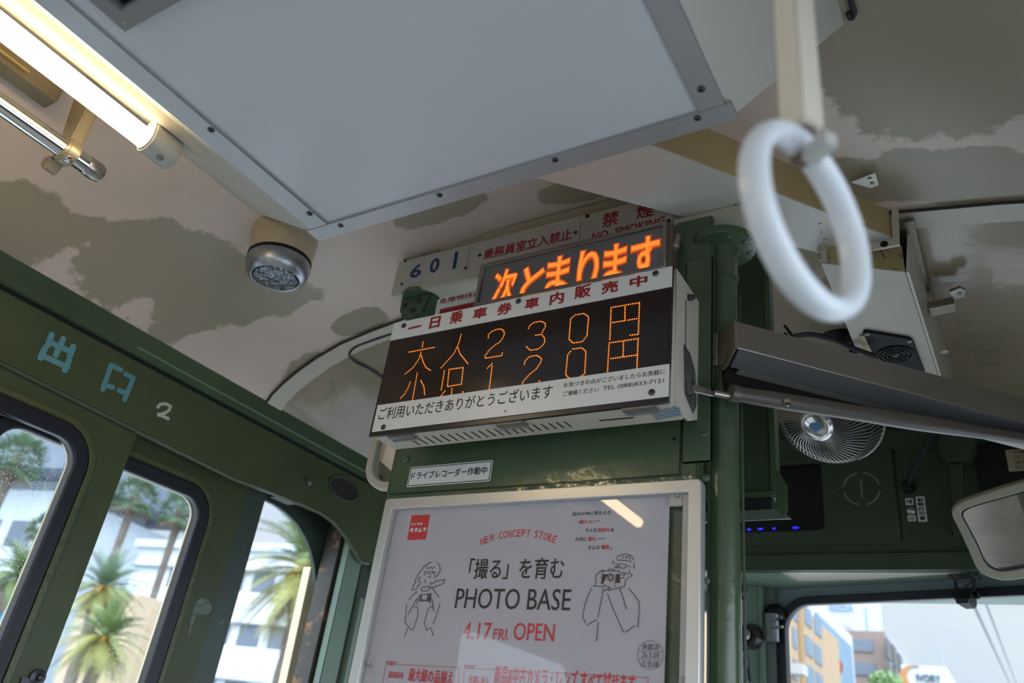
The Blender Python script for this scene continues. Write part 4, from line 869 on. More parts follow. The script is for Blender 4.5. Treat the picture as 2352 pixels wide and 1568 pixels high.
fs.append(tuple(range(n_))); fs.append(tuple(range(m_ * n_, (m_ + 1) * n_)))
mb.add(vs, fs).build('cloth', CLOTH, rol, smooth=50)
MB().tube([pc(i / 30) + nr * .006 for i in range(31)], [.0112 + .0018 * math.sin(i * .33) + .0008 * math.sin(i * 1.1) for i in range(31)], 16).build('rolled_hem', mat('brown_grey_vinyl', (.085, .070, .058), .38, bump=.1, bscale=30), rol, smooth=60)
rod0 = onY(1594, 890, YDf + .045); rod1 = onY(1640, 903, YRo - .02); rod2 = pole0 + dr * .01 + up * -.004 + nr * .004
mb = MB(); mb.tube([rod1, rod1.lerp(rod2, .5), rod2], .0052, 12); mb.prism([rod0 + up * .006, rod0 - up * .006, rod1 - up * .004, rod1 + up * .004], (0, .004, 0)); mb.build('support_rod', mat('bright_steel', (.48, .43, .40), .28, .9), rol, bevel=.0)
ru = pole0 + dr * .078 + nr * .019; MB().lathe([(.0062, 0), (.0062, .002), (.003, .003)], ru, nr, 14).build('rivet', CHROME, rol)
MB().tube([pole0 - dr * .008 + nr * .006, pole0 + dr * .004 + nr * .006], .0130, 16).build('end_collar', mat('brown_tube', (.13, .11, .09), .4, .4), rol)

# destination-roll cabinet behind the pole
YC = 1.32
dc = YP(YC); w0 = -.47; w1 = dc.uv(1760, 700)[0]; w1b = dc.uv(1779, 1000)[0]
zt_ = .99; zbt = dc.uv(1780, 1140)[1]
cab_ = thing('roll_cabinet', 'tall dark green boxed cabinet in the cab just behind the pole', 'cabinet', (w1 - .1, YC, zbt - .06))
MB().box((w0, YC, zbt), (w1b - .004, YC + .035, zt_)).build('body', GD, cab_, bevel=.002)
MB().box((w1b - .009, YC - .004, zbt - .002), (w1b + .001, YC + .026, zt_)).build('corner_angle', G, cab_, bevel=.001)
PR = XP(w1b + .006)
sp_ = [dc.uv(*p) for p in ((1785, 1078), (1808, 1113), (1809, 1170), (1800, 1192), (1782, 1170), (1781, 1140))]
mb = MB(); mb.prism([dc.pt(*q, .0005) for q in sp_[::-1]], (0, .004, 0)).build('side_plate', G, cab_, bevel=.001)
l0 = dc.uv(1666, 1175)[1]; l1 = dc.uv(1666, 1198)[1]
MB().prism([(w0, YC, dc.uv(1780, 1170)[1]), (w1b + .006, YC, dc.uv(1783, 1168)[1]), (w1b + .022, YC - .0, dc.uv(1800, 1191)[1]), (w0, YC, dc.uv(1720, 1196)[1])], (0, .004, 0)).build('lower_lip', mat('lip_green', (.12, .15, .12), .3, .1), cab_)
MB().box((w0, YC + .004, dc.uv(1780, 1172)[1]), (w1b - .01, YC + .03, zbt)).build('recess', DARK, cab_)
MB().box((w0, YC - .012, zbt - .001), (w1b + .004, YC + .0, zbt + .007)).build('upper_lip', G, cab_, bevel=.002)
wire('cab_cable', 'pair of black cables looping out from behind the dark green cabinet', [dc.hit(1772, 690) + Vector((0, .1, 0)), dc.hit(1790, 715) + Vector((0, .1, 0)), dc.hit(1799, 740) + Vector((0, .1, 0)), dc.hit(1792, 755) + Vector((0, .1, 0)), dc.hit(1775, 764) + Vector((0, .1, 0))], .003)
wire('cab_cable', 'thinner black cable inside the loop beside the dark green cabinet', [dc.hit(1772, 708) + Vector((0, .1, 0)), dc.hit(1786, 725) + Vector((0, .1, 0)), dc.hit(1784, 742) + Vector((0, .1, 0)), dc.hit(1772, 758) + Vector((0, .1, 0))], .0028)
# black cable bundle lying along the blind box
bz = [onY(x, y, 1.6 - (2010 - x) * .0002) for x, y in ((1815, 775), (1860, 768), (1915, 780), (1960, 800), (2010, 818))]
wire('cable_bundle', 'black cable lying along the top of the roller blind box', bz, .006)
cbx = onY(1875, 765, 1.75); jb = thing('coiled_lamp_bracket', 'brown curved metal bracket above the roller blind box, under the strap ring', 'bracket', cbx)
Pj = YP(1.75); mb = MB(); mb.tube([Pj.pt(*Pj.uv(*p)) for p in ((1842, 772), (1836, 756), (1845, 743), (1862, 741), (1890, 748), (1925, 760), (1945, 775))], .010, 10).build('arm', BRONZE, jb)
MB().tube([Pj.pt(*Pj.uv(*p)) for p in ((1900, 752), (1935, 765), (1945, 780))], .02, 10).build('cover', BLACK, jb)

# cab front header (dark green box above the windscreen)
YH = 2.25; PH = YP(YH); hx = lambda x, y: PH.uv(x, y)
hz0 = hx(1900, 1311)[1]; hx0, hx1 = XL, XR
zshelf = .78
hw = bpy.data.objects.new('wall_front', None); COL.objects.link(hw); hw.location = (XC, YH, hz0); tag(hw, kind='structure')
s0z = hx(1900, 1270)[1]
dispr = rect_of(PH, (1560, 1228), (1893, 1062))
dz0 = hx(1870, 1220)[1]; dz1 = hx(1870, 1062)[1]; dx0 = -.95; dx1 = hx(1893, 1150)[0]
plate('face_board', PH, [[(XL + .02, s0z), (XR - .02, s0z)] + [(a, b - .002) for a, b in ceil_prof()[::-1][1:-1]], rrect(dx0, dz0, dx1, dz1, .02, 4)], mat('cab_green_paint', (.044, .066, .040), .42, bump=.1, var=.1), hw, th=.01, w=-.005)
MB().box((dx0 - .01, YH + .012, dz0 - .01), (dx1 + .01, YH + .10, dz1 + .01)).build('recess', mat('black_recess', (.002, .002, .004), .4), hw)
MB().box((XL + .02, YH - .012, hz0), (XR - .02, YH + .02, s0z - .004)).build('lower_rail', mat('cab_green_paint'), hw, bevel=.002)
MB().box((XL + .02, YH + .0, hz0 + .002), (XR - .02, YH + .03, s0z)).build('shadow_gap', DARK, hw)
MB().box((XL + .02, YH + .02, hz0 + .0), (XR - .02, 2.62, hz0 + .012)).build('soffit', GL, hw)
MB().box((XL + .02, YH - .03, .905), (XR - .02, YH + .0, .955)).build('upper_ledge', mat('cab_green_paint'), hw, bevel=.004)
# strip in the soffit, its reflection put in as pale cream colour
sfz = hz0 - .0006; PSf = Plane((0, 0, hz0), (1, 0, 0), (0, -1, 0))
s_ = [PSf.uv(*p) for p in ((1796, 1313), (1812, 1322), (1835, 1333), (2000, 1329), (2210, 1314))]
plate('soffit_reflection_strip', PSf, [s_], mat('cream_reflection_paint', (.62, .58, .48), .25, .1), hw, th=.001, w=.001)
# hatch with seams
hs = [hx(1600, 990), hx(2043, 1000), hx(2050, 1018), hx(2068, 1232), hx(2050, 1246), hx(1600, 1262)]
plate('hatch', PH, [[hx(1664, 1003), hx(2035, 985), hx(2044, 995), hx(2068, 1235), hx(2058, 1245), hx(1664, 1263)][::-1], rrect(dx0 if dx0 > hx(1664, 1100)[0] else hx(1664, 1100)[0] + .001, dz0 + .001, dx1 + .0005, dz1 - .001, .018, 4)] if False else [rrect(hx(1664, 1100)[0] - .5, hx(2060, 1247)[1], hx(2060, 1150)[0], hx(2040, 990)[1], .02, 4), rrect(dx0, dz0, dx1, dz1, .02, 4)], mat('cab_green_paint'), hw, th=.006, w=.0035, bevel=.001)
for x, y in ((1908, 1082), (1911, 1128), (1918, 1182), (1820, 1225), (1743, 1230), (1880, 1050)):
    aa = hx(x, y); screw(PH, aa[0], aa[1], .007, GD, hw, w=.007)
plate('switch_panel', PH, [rect(hx(2078, 1240)[0], hx(2100, 1241)[1], hx(2207, 1240)[0], hx(2100, 1018)[1])], GD, hw, th=.004, w=.0035, bevel=.001)
for x, y in ((2092, 1232), (2188, 1229), (2068, 1027), (2145, 1021)): aa = hx(x, y); screw(PH, aa[0], aa[1], .007, GD, hw, w=.006)
# dark opening right of the switch panel, lit lamps blue
MB().box((hx(2245, 1100)[0], YH - .006, hx(2300, 1290)[1]), (XR - .03, YH - .001, .90)).build('black_panel', DARK, hw)
bx = thing('green_junction_box', 'small green sloped box with conduit above the headlamp switch panel', 'box', PH.hit(2205, 1030))
f = [hx(2160, 1045), hx(2173, 1072), hx(2236, 1066), hx(2247, 1040), hx(2244, 1005), hx(2158, 1015)]
MB().prism([PH.pt(*q, .06) for q in f], (0, .058, 0)).build('body', GD, bx, bevel=.003)
f = [hx(2184, 1075), hx(2192, 1240), hx(2222, 1240), hx(2214, 1072)]
MB().prism([PH.pt(*q, .03) for q in f], (0, .028, 0)).build('conduit', GD, bx, bevel=.002)
wp = [PH.pt(*hx(x, y), d) for x, y, d in ((2090, 1118, .01), (2097, 1105, .04), (2125, 1060, .06), (2160, 1012, .07), (2190, 985, .06))]
wire('switch_cable', 'dark cable entering the headlamp switch panel through a rubber grommet', wp, .006)
MB().lathe([(.018, 0), (.016, .014), (.008, .018)], PH.pt(*hx(2088, 1120), .005), PH.n, 16).build('grommet', BLACK, bx)
def cab_label(name, label, s, bl, tr_, vertical=False, pad=.003):
    a_, b_ = PH.uv(*bl), PH.uv(*tr_); t = thing(name, label, 'label', PH.pt(a_[0], a_[1], .006))
    plate('plate', PH, [rect(a_[0] - pad, a_[1] - pad, b_[0] + pad, b_[1] + pad)], WHITE, t, th=.001, w=.0062)
    if vertical:
        n = len(s); hgt = (b_[1] - a_[1]) / n
        for i, c_ in enumerate(s): text('lettering', PH, c_, (a_[0], b_[1] - (i + 1) * hgt + hgt * .08), (b_[0], b_[1] - i * hgt - hgt * .08), INK, t, bold=.03, w=.0072, px=False)
    else: text('lettering', PH, s, a_, b_, INK, t, bold=.03, w=.0072, px=False)
cab_label('switch_label', 'tiny white label reading HI above the headlamp switch', 'HI', (2084, 1159), (2095, 1148))
cab_label('switch_label', 'tiny white label reading LO below the headlamp switch', 'LO', (2089, 1196), (2101, 1187))
cab_label('switch_label', 'narrow vertical white label of five black characters beside the headlamp switch', '前照灯切替', (2113, 1197), (2121, 1144), True)
tg = thing('toggle_switch', 'small metal toggle switch between the HI and LO labels', 'switch', PH.hit(2094, 1175))
MB().lathe([(.010, 0), (.010, .004), (.005, .006), (.004, .02), (.006, .03), (.0001, .034)], PH.pt(*hx(2093, 1174), .005), (0.1, -1, -.3), 12).build('lever', STEEL, tg)
# circled white mark
mk = PH.uv(1980, 1124); cmk = []
for k in range(4):
    a0_ = math.radians(45 + 90 * k - 33); cmk.append([(mk[0] + .046 * math.cos(a0_ + j * math.radians(66) / 8), mk[1] + .046 * math.sin(a0_ + j * math.radians(66) / 8)) for j in range(9)])
cmk.append([(mk[0], mk[1] - .025), (mk[0], mk[1] + .025)])
tag(ribbons('circle_mark', PH, [[q for q in s] for s in cmk], .0035, mat('faded_white_paint', (.22, .25, .21), .6), None, w=.0075, px=False), 'faded white broken circle with an upright stroke painted on the green hatch', 'marking')
BL = emit('blue_lamp', (.02, .02, 1), 2.2)
for i, (x, y, w_) in enumerate(((1720, 1215, 7), (1746, 1214, 9), (1777, 1213, 5), (1827, 1211, 11))):
    p = YP(YH + .006).uv(x, y); nm = ('leftmost', 'second from left', 'third from left', 'rightmost')[i]
    tag(MB().pbox(YP(YH + .006), p[0] - w_ * .0007, p[0] + w_ * .0007, p[1] - .0018, p[1] + .0018, -.004, 0).build('indicator_lamp', BL), nm + ' of the blue indicator lamps in the dark recess', 'lamp', 'blue indicator lamps in the recess')
# notice plate at the right edge
nt_ = thing('wiring_notice', 'yellowed small notice plate with dark characters at the right edge of the cab', 'sign', PH.hit(2330, 1065))
c = rect_of(PH, (2318, 1085), (2400, 1030))
plate('plate', PH, [rect(*c)], mat('yellowed_plate', (.42, .34, .24), .5, var=.15), nt_, th=.002, w=.008)
for k, s_ in enumerate(('予備灯電源', '以下同じ', '使用後確認', '切ること')):
    zz = c[3] - (c[3] - c[1]) * (k + .9) / 4.2; text('lettering', PH, s_, (c[0] + .015, zz), (c[0] + .085, zz + .009), mat('brown_ink', (.1, .07, .05), .6), nt_, w=.0095, px=False)

# windscreen wall, angled, with a rounded window
Wp0 = onY(1690, 1361, YF); r = ray(2240, 1330); Wp1 = r * (Wp0.z / r.z)
wdir = (Wp1 - Wp0); wdir.z = 0; wdir.normalize()
WS = Plane((Wp0.x, Wp0.y, 0), wdir, (0, 0, 1)); wu = lambda x, y: WS.uv(x, y)
wa = wu(1800, 1440)[0]; wz = wu(2100, 1362)[1]
wtl = wu(1843, 1383)
ws_ = bpy.data.objects.new('window_1', None); COL.objects.link(ws_); ws_.location = WS.pt(0, -1.3); tag(ws_, kind='structure')
ox1 = (XR - Wp0.x) / wdir.x + .0
wz = (wu(1900, 1381)[1] + wu(2200, 1358)[1]) / 2; wl = wu(1800, 1480)[0]
u_l = 0.01
plate('wall_plate', WS, [rect(u_l, -1.3, ox1, hz0 + .004), rrect(wl, -.55, ox1 - .10, wz, .085, 9)], GB, ws_, th=.03, w=-.015)
plate('rubber_seal', WS, [rrect(wl - .006, -.556, ox1 - .094, wz + .006, .09, 9), rrect(wl + .010, -.54, ox1 - .11, wz - .011, .078, 9)], RUBBER, ws_, th=.02, w=.002, bevel=.003)
plate('pane', WS, [rrect(wl, -.55, ox1 - .10, wz, .085, 9)], GLASS, ws_, th=0, w=-.01)
# centre posts and left windscreen
YPo2 = 2.42
PL_ = YP(YPo2)
ca, cb_2 = PL_.uv(1716, 1450)[0], PL_.uv(1753, 1450)[0]
struct('trim_13', MB().box((ca, YPo2, -1.3), (cb_2 - .012, YPo2 + .06, hz0)).box((cb_2 - .0125, YPo2 - .005, -1.3), (cb_2, YPo2 + .05, hz0)), GL, bevel=.002)
struct('trim_14', MB().box((cb_2 + .002, YPo2 + .03, -1.3), (WS.pt(wl - .02, 0).x, YPo2 + .05, hz0)), mat('grey_green_paint', (.15, .17, .16), .45, bump=.1))
ta = PL_.uv(1661, 1450)[0]
pa_ = thing('perforated_bracket', 'grey perforated metal plate left of the green windscreen post', 'bracket', PL_.hit(1690, 1400))
hol = [circ(*PL_.uv(x, y), .008, 10) for x, y in ((1694, 1384), (1694, 1421), (1670, 1402), (1705, 1446), (1708, 1372))]
zq = [PL_.uv(*p) for p in ((1655, 1360), (1716, 1360), (1716, 1453), (1700, 1456), (1688, 1440), (1655, 1435))]
plate('plate', PL_, [zq] + hol, mat('galvanised', (.42, .43, .42), .45, .4, var=.15), pa_, th=.002, w=0)
MB().box((ta, YPo2 + .02, .40), (ca, YPo2 + .05, hz0)).build('backing', GD, pa_)
hb = thing('round_buzzer', 'dark round buzzer with a pale metal centre on the green windscreen post', 'buzzer', PL_.hit(1730, 1463))
hc = PL_.pt(*PL_.uv(1730, 1463), .0)
MB().lathe([(.034, 0), (.036, .012), (.031, .03), (.022, .034), (.020, .026)], hc, (-.3, -1, 0), 28).build('housing', mat('brown_black', (.03, .025, .022), .3), hb)
MB().lathe([(.014, .024), (.014, .036), (.0001, .038)], hc, (-.3, -1, 0), 20).build('centre', mat('nickel'), hb)
WPs = [PL_.pt(*PL_.uv(x, y), d) for x, y, d in ((1665, 1424, .02), (1685, 1436, .03), (1698, 1462, .04), (1712, 1490, .045), (1724, 1520, .04), (1730, 1570, .03))]
wire('post_cable', 'black cable running down in front of the perforated bracket', WPs, .007)
wire('post_cable', 'red and black thin wire looping from the partition pole to the bracket', [PL_.pt(*PL_.uv(x, y), .05) for x, y in ((1660, 1422), (1678, 1434), (1692, 1454), (1698, 1462))], .003, mat('red_wire', (.3, .02, .02), .4))
wire('post_cable', 'pale grey cable hanging beside the black one on the windscreen post', [PL_.pt(*PL_.uv(x, y), .06) for x, y in ((1722, 1505), (1728, 1530), (1724, 1550), (1730, 1575))], .0035, mat('grey_cable', (.35, .35, .35), .4))
hh_ = thing('horn_unit', 'grey cylinder with two metal levers beside the windscreen corner', 'horn', PL_.hit(1775, 1432))
hp = PL_.pt(*PL_.uv(1774, 1412), .0)
MB().lathe([(.019, 0), (.019, -.075)], (hp.x, hp.y - .01, hp.z), (0, 0, 1), 20).build('cylinder', mat('grey_horn', (.22, .24, .25), .3, .3), hh_)
MB().lathe([(.028, 0), (.026, .03), (.012, .045)], (hp.x + .004, hp.y + .022, hp.z - .01), (0, 0, 1), 18).build('cap', BLACK, hh_)
for (x, y, x2, y2) in ((1786, 1432, 1805, 1423), (1780, 1447, 1808, 1447)):
    MB().tube([PL_.pt(*PL_.uv(x, y), .03), PL_.pt(*PL_.uv(x2, y2), .05)], .004, 8).build('lever', CHROME, hh_)
# left windscreen half, seen only as a sliver
struct('wall_front_left', MB().box((XL, YF + .02, -1.3), (ta - .0, YF + .05, -.45)).box((XL, YF + .02, .52), (ta, YF + .05, hz0)), GL)
rw = thing('white_hose_loop', 'translucent white hose loop with an orange cuff hanging beyond the partition pole', 'hose', PL_.hit(1668, 1500))
MB().tube([PL_.pt(*PL_.uv(x, y), -.02) for x, y in ((1650, 1492), (1664, 1496), (1676, 1510), (1683, 1528), (1664, 1532), (1650, 1530))], .006, 8).build('loop', mat('milky_plastic', (.6, .58, .55), .3), rw)
MB().tube([PL_.pt(*PL_.uv(x, y), -.02) for x, y in ((1655, 1482), (1678, 1484))], .007, 10).build('cuff', mat('orange_plastic', (.6, .28, .10), .4), rw)

# camera on wire bracket
WSf = WS.shift(.03); kp = WSf.hit(2224, 1370)
cmr = thing('windscreen_camera', 'small black camera hanging from a bracket at the top of the windscreen', 'camera', kp)
f = [WSf.uv(*p) for p in ((2206, 1362), (2244, 1360), (2245, 1396), (2238, 1398), (2217, 1399), (2211, 1383))]
MB().prism([WSf.pt(*q, .0) for q in f], WS.n * .05).build('body', BLACK, cmr, bevel=.003)
f = [WSf.uv(*p) for p in ((2212, 1386), (2244, 1386), (2244, 1397), (2217, 1398))]
MB().prism([WSf.pt(*q, .05) for q in f], WS.n * .006).build('visor', mat('dark_grey_plastic', (.035, .035, .045), .35), cmr)
f = [WSf.uv(*p) for p in ((2184, 1312), (2252, 1306), (2256, 1330), (2200, 1340), (2186, 1332))]
MB().prism([WSf.pt(*q, .0) for q in f], WS.n * .03).build('mount', mat('grimy_metal', (.07, .065, .07), .5, .4, var=.8, vscale=60), cmr, bevel=.002)
for pts in (((2200, 1335), (2202, 1348), (2206, 1362)), ((2243, 1330), (2240, 1342), (2226, 1352), (2224, 1364)), ((2248, 1325), (2244, 1345), (2243, 1362))):
    MB().tube([WSf.pt(*WSf.uv(*p), .02) for p in pts], .0035, 8).build('bracket_wire', RUBBER, cmr)
for x in (2203, 2248): q = WSf.uv(x, 1371); MB().tube([WSf.pt(q[0] - .007, q[1], .02), WSf.pt(q[0] + .007, q[1], .02)], .009, 10).build('knob', BLACK, cmr)

# rear-view mirror
PMr = Plane(onY(2290, 1230, 1.95), (1, .10, -.05), (0, -.52, .85))
mv = lambda x, y: PMr.uv(x, y)
mo = [(2206, 1155), (2245, 1140), (2300, 1122), (2370, 1102), (2440, 1085), (2470, 1120), (2460, 1240), (2420, 1300), (2370, 1318), (2320, 1327), (2290, 1325), (2262, 1314), (2245, 1298), (2228, 1260), (2205, 1210), (2190, 1178)]
mi = [(2216, 1164), (2250, 1152), (2300, 1138), (2370, 1118), (2432, 1103), (2452, 1130), (2444, 1230), (2410, 1284), (2370, 1300), (2320, 1310), (2292, 1311), (2270, 1302), (2256, 1286), (2240, 1250), (2217, 1206), (2204, 1178)]
mo2 = smooth2([mv(*p) for p in mo]); mi2 = smooth2([mv(*p) for p in mi])
rv = thing('rear_view_mirror', 'rounded cab mirror in a pale cream frame at the right edge', 'mirror', PMr.o)
plate('frame', PMr, [mo2, mi2], mat('mirror_frame_cream', (.36, .33, .25), .4), rv, th=.022, w=-.006, bevel=.003)
plate('mirror_glass', PMr, [mi2], MIRROR, rv, th=.002, w=-.002)
mi3 = [tuple(Vector(q).lerp(Vector((sum(a for a, b in mi2) / len(mi2), sum(b for a, b in mi2) / len(mi2))), .075)) for q in mi2]
plate('gasket', PMr, [mi2, mi3], RUBBER, rv, th=.008, w=.002)
plate('back', PMr, [mo2], GD, rv, th=.006, w=-.022)
MB().tube([PMr.pt(.12, .10, -.02), PMr.pt(.14, .28, -.0)], .011, 12).build('arm', STEEL, rv)

# cab fan
FC = onY(1903, 948, 1.78); rv_ = ray(1900, 960).normalized(); lt_ = Vector([(-RC[0][k] * .68 + RC[1][k] * .73) for k in range(3)]); fdir = (rv_ * -.80 + lt_ * .60).normalized()
# hub is seen left of the guard centre
fan = thing('cab_fan', 'black wire-guarded electric fan with a silver hub hanging in the cab', 'fan', FC)
rg = .135; a_ = fdir.orthogonal().normalized(); b_ = fdir.cross(a_)
hubc = FC + fdir * .070
n_r = 66
for k in range(n_r):
    an = 2 * math.pi * k / n_r; d = a_ * math.cos(an) + b_ * math.sin(an); d2 = a_ * math.cos(an + .35) + b_ * math.sin(an + .35)
    MB().tube([hubc + d * .036, hubc + (d.lerp(d2, .3)) * .070 - fdir * .010, hubc + (d.lerp(d2, .7)).normalized() * .105 - fdir * .030, hubc + d2 * .120 - fdir * .052, hubc + d2 * .124 - fdir * .075], .0011, 5, caps=False).build('guard_wire', mat('chromed_wire', (.40, .36, .34), .3, .9), fan)
for (rr, hh2) in ((.124, -.072), (.036, .0)):
    MB().tube([hubc + (a_ * math.cos(t / 40 * 6.2832) + b_ * math.sin(t / 40 * 6.2832)) * rr + fdir * hh2 for t in range(40)], .0028, 8, close=True).build('guard_ring', mat('chromed_wire'), fan)
MB().lathe([(.036, -.004), (.037, .004), (.033, .008), (.028, .007), (.024, .010), (.0001, .011)], hubc, fdir, 30).build('hub_badge', mat('silver_badge', (.62, .60, .56), .2, .9), fan)
Pf = Plane(hubc + fdir * .0112, a_, b_)
# keep badge writing upright in space
uxb = Vector((1, 0, 0)); uxb = (uxb - fdir * uxb.dot(fdir)).normalized(); Pf = Plane(hubc + fdir * .0112, uxb, fdir.cross(uxb))
plate('badge_mark', Pf, [circ(0, .001, .014, 18, .011)], mat('badge_blue', (.03, .22, .45), .3), fan, th=.0004)
text('badge_lettering', Pf, 'MDA', (-.010, -.0065), (.011, .004), mat('badge_purple', (.25, .22, .4), .3), fan, bold=.03, w=.0006, px=False)
for k in range(4):
    an = 2 * math.pi * k / 4 + .4; d = a_ * math.cos(an) + b_ * math.sin(an); t = fdir.cross(d)
    MB().prism([hubc + d * .03 - fdir * .035 - t * .012, hubc + d * .085 - fdir * .048 - t * .035, hubc + d * .09 - fdir * .060 + t * .022, hubc + d * .03 - fdir * .050 + t * .014], fdir * .002).build('blade', mat('smoky_blade', (.012, .012, .02), .2), fan)
MB().lathe([(.045, -.08), (.05, -.11), (.04, -.16), (.02, -.175)], hubc, fdir, 20).build('motor', BLACK, fan)
MB().tube([hubc - fdir * .16, Vector((hubc.x + .10, hubc.y, .97))], .012, 10).build('bracket', BLACK, fan)

# ================================================================== HANGING STRAP
tS = .43
rc_ = dep(1856, 504, .445); nrm = Vector((.955, -.30, 0)).normalized(); ur = nrm.cross(up).normalized(); rt = .0535
stp_ = thing('hanging_strap', 'white plastic ring hand strap hanging close to the camera at right', 'hand strap', rc_)
N = 64; M_ = 18; vs = []; fs = []
for i in range(N):
    a = 2 * math.pi * i / N; d = ur * math.cos(a) + up * math.sin(a); c_ = rc_ + d * rt
    for j in range(M_):
        b = 2 * math.pi * j / M_; vs.append(c_ + d * .0068 * math.cos(b) + nrm * .0088 * math.sin(b))
for i in range(N):
    for j in range(M_): fs.append((i * M_ + j, i * M_ + (j + 1) % M_, ((i + 1) % N) * M_ + (j + 1) % M_, ((i + 1) % N) * M_ + j))
MB().add(vs, fs).build('ring', RINGM, stp_, smooth=60)
tp = rc_ + up * rt
sq = .0105; da = Vector((.80, -.60, 0)).normalized(); db = Vector((.60, .80, 0)).normalized()
def sbox(z0, z1, sa, sb_, name, m, bev=.0015, off=Vector((0, 0, 0))):
    c_ = Vector((tp.x, tp.y, 0)) + off
    q = [c_ + da * sa * i + db * sb_ * j for i, j in ((-1, -1), (1, -1), (1, 1), (-1, 1))]
    return MB().prism([p + up * z0 for p in q], (0, 0, z1 - z0)).build(name, m, stp_, bev)
zt1 = tp.z
sbox(zt1 + .012, .76, .0105, .0085, 'sleeve', SLEEVE)
sbox(zt1 - .010, zt1 + .020, .0070, .0050, 'belt_loop', mat('brown_belt', (.13, .09, .06), .6), .001)
MB().tube([Vector((tp.x, tp.y, zt1)) - ur * .0, Vector((tp.x, tp.y, zt1)) + up * .0], .001, 4)
sbox(zt1 - .018, zt1 - .008, .0095, .0050, 'clasp', mat('pale_clasp', (.5, .5, .46), .4), .001, dep(1882, 335, .452) - Vector((tp.x, tp.y, dep(1882, 335, .452).z)))
rl = thing('strap_rail', 'chrome overhead rail carrying the hand strap, above the camera', 'handrail', (tp.x, -1, .765))
MB().tube([(tp.x, -2.6, .770), (tp.x, tp.y + .018, .770)], .014, 18).build('rail', CHROME, rl)
MB().tube([(tp.x, -.8, .770), (tp.x, -.8, .97)], .010, 12).build('bracket', CHROME, rl)

# ================================================================== OUTSIDE
struct('floor_street', MB().box((-90, -40, -2.3), (60, 160, -2.2)), mat('asphalt', (.30, .305, .31), .85, bump=.2, bscale=3, var=.1))
LEAF = mat('palm_leaf', (.10, .15, .045), .45, var=.35, vscale=1.2); LEAFY = mat('yellowing_palm_leaf', (.22, .22, .06), .5, var=.3, vscale=1.5); LEAFD = mat('dark_palm_leaf', (.085, .14, .075), .5, var=.35, vscale=1.2)
DEAD = mat('dry_palm_leaf', (.15, .11, .08), .7, var=.3); TRUNK = mat('palm_trunk', (.10, .08, .065), .8, bump=.5, bscale=10, var=.3); FRUIT = mat('orange_fruit_stalks', (.40, .22, .03), .6)
def frond(mb, o, az, el, L, droop, lw, nl=26, ll=.22, twist=0):
    d = Vector((math.cos(az) * math.cos(el), math.sin(az) * math.cos(el), math.sin(el))); pts = []; p = Vector(o); n = 10
    for i in range(n + 1):
        pts.append(p.copy()); d = (d + Vector((0, 0, -droop / n))).normalized(); p += d * L / n
    mb.tube(pts, [lw * (1 - i / (n + 1)) for i in range(n + 1)], 4, caps=False)
    for k in range(nl):
        t = .14 + .86 * k / nl; f_ = t * n; i = min(int(f_), n - 1); c_ = pts[i].lerp(pts[i + 1], f_ - i); dd = (pts[i + 1] - pts[i]).normalized()
        s = dd.cross(Vector((0, 0, 1)))
        if s.length < .05: s = Vector((1, 0, 0))
        s.normalize(); nn = s.cross(dd); l = ll * L * (math.sin(math.pi * min(1, t * .85 + .15)) * .8 + .25)
        for sg in (-1, 1):
            e_ = c_ + (s * sg * .75 + dd * .75 - nn * -.18 + Vector((0, 0, -.28))).normalized() * l * random.uniform(.8, 1.1)
            w_ = dd * l * .035; md = c_.lerp(e_, .5) + Vector((0, 0, .03 * l))
            mb.add([c_ - w_, c_ + w_, md + w_ * 1.1, e_, md - w_ * 1.1], [(0, 1, 2, 4), (4, 2, 3)])
def date_palm(c, r, label, seed, lean=(0, 0), n=62, lm=None, gz=-2.2, yellow=True):
    random.seed(seed); c = Vector(c); base = Vector((c.x + lean[0], c.y + lean[1], gz)); t = thing('date_palm', label, 'palm tree', base, 'palms beside the street')
    mb = MB(); top = c - Vector((0, 0, .15 * r)); pts = [base.lerp(top, k / 12) for k in range(13)]; mb.tube(pts, [.11 * r + .012 * r * (k % 2) + (.05 * r if k > 10 else 0) for k in range(13)], 14); mb.build('trunk', TRUNK, t)
    up_, mid, low = MB(), MB(), MB()
    for k in range(n):
        q = (k + .5) / n; el = math.radians(82 - 118 * q + random.uniform(-8, 8)); az = k * 2.39996 + random.uniform(-.2, .2)
        frond(up_ if q < .45 else mid, c, az, el, r * random.uniform(.88, 1.08), 1.5 if q < .5 else 1.25, .012 * r, 30)
    for k in range(22):
        frond(low, c - Vector((0, 0, .1 * r)), k * 2.39996, math.radians(-25 + random.uniform(-15, 10)), r * random.uniform(.5, .75), 1.6, .012 * r, 14)
    up_.build('green_fronds', lm or LEAF, t, smooth=0); mid.build('lower_fronds', LEAFY if yellow else (lm or LEAF), t, smooth=0); low.build('dry_fronds', DEAD, t, smooth=0)
    if yellow:
        m3 = MB()
        for k in range(10):
            a = random.uniform(0, 6.28); m3.tube([c, c + Vector((math.cos(a) * .16 * r, math.sin(a) * .16 * r, .03 * r)), c + Vector((math.cos(a) * .26 * r, math.sin(a) * .26 * r, -.10 * r))], .02 * r, 5)
        m3.build('fruit_stalks', FRUIT, t)
    return t
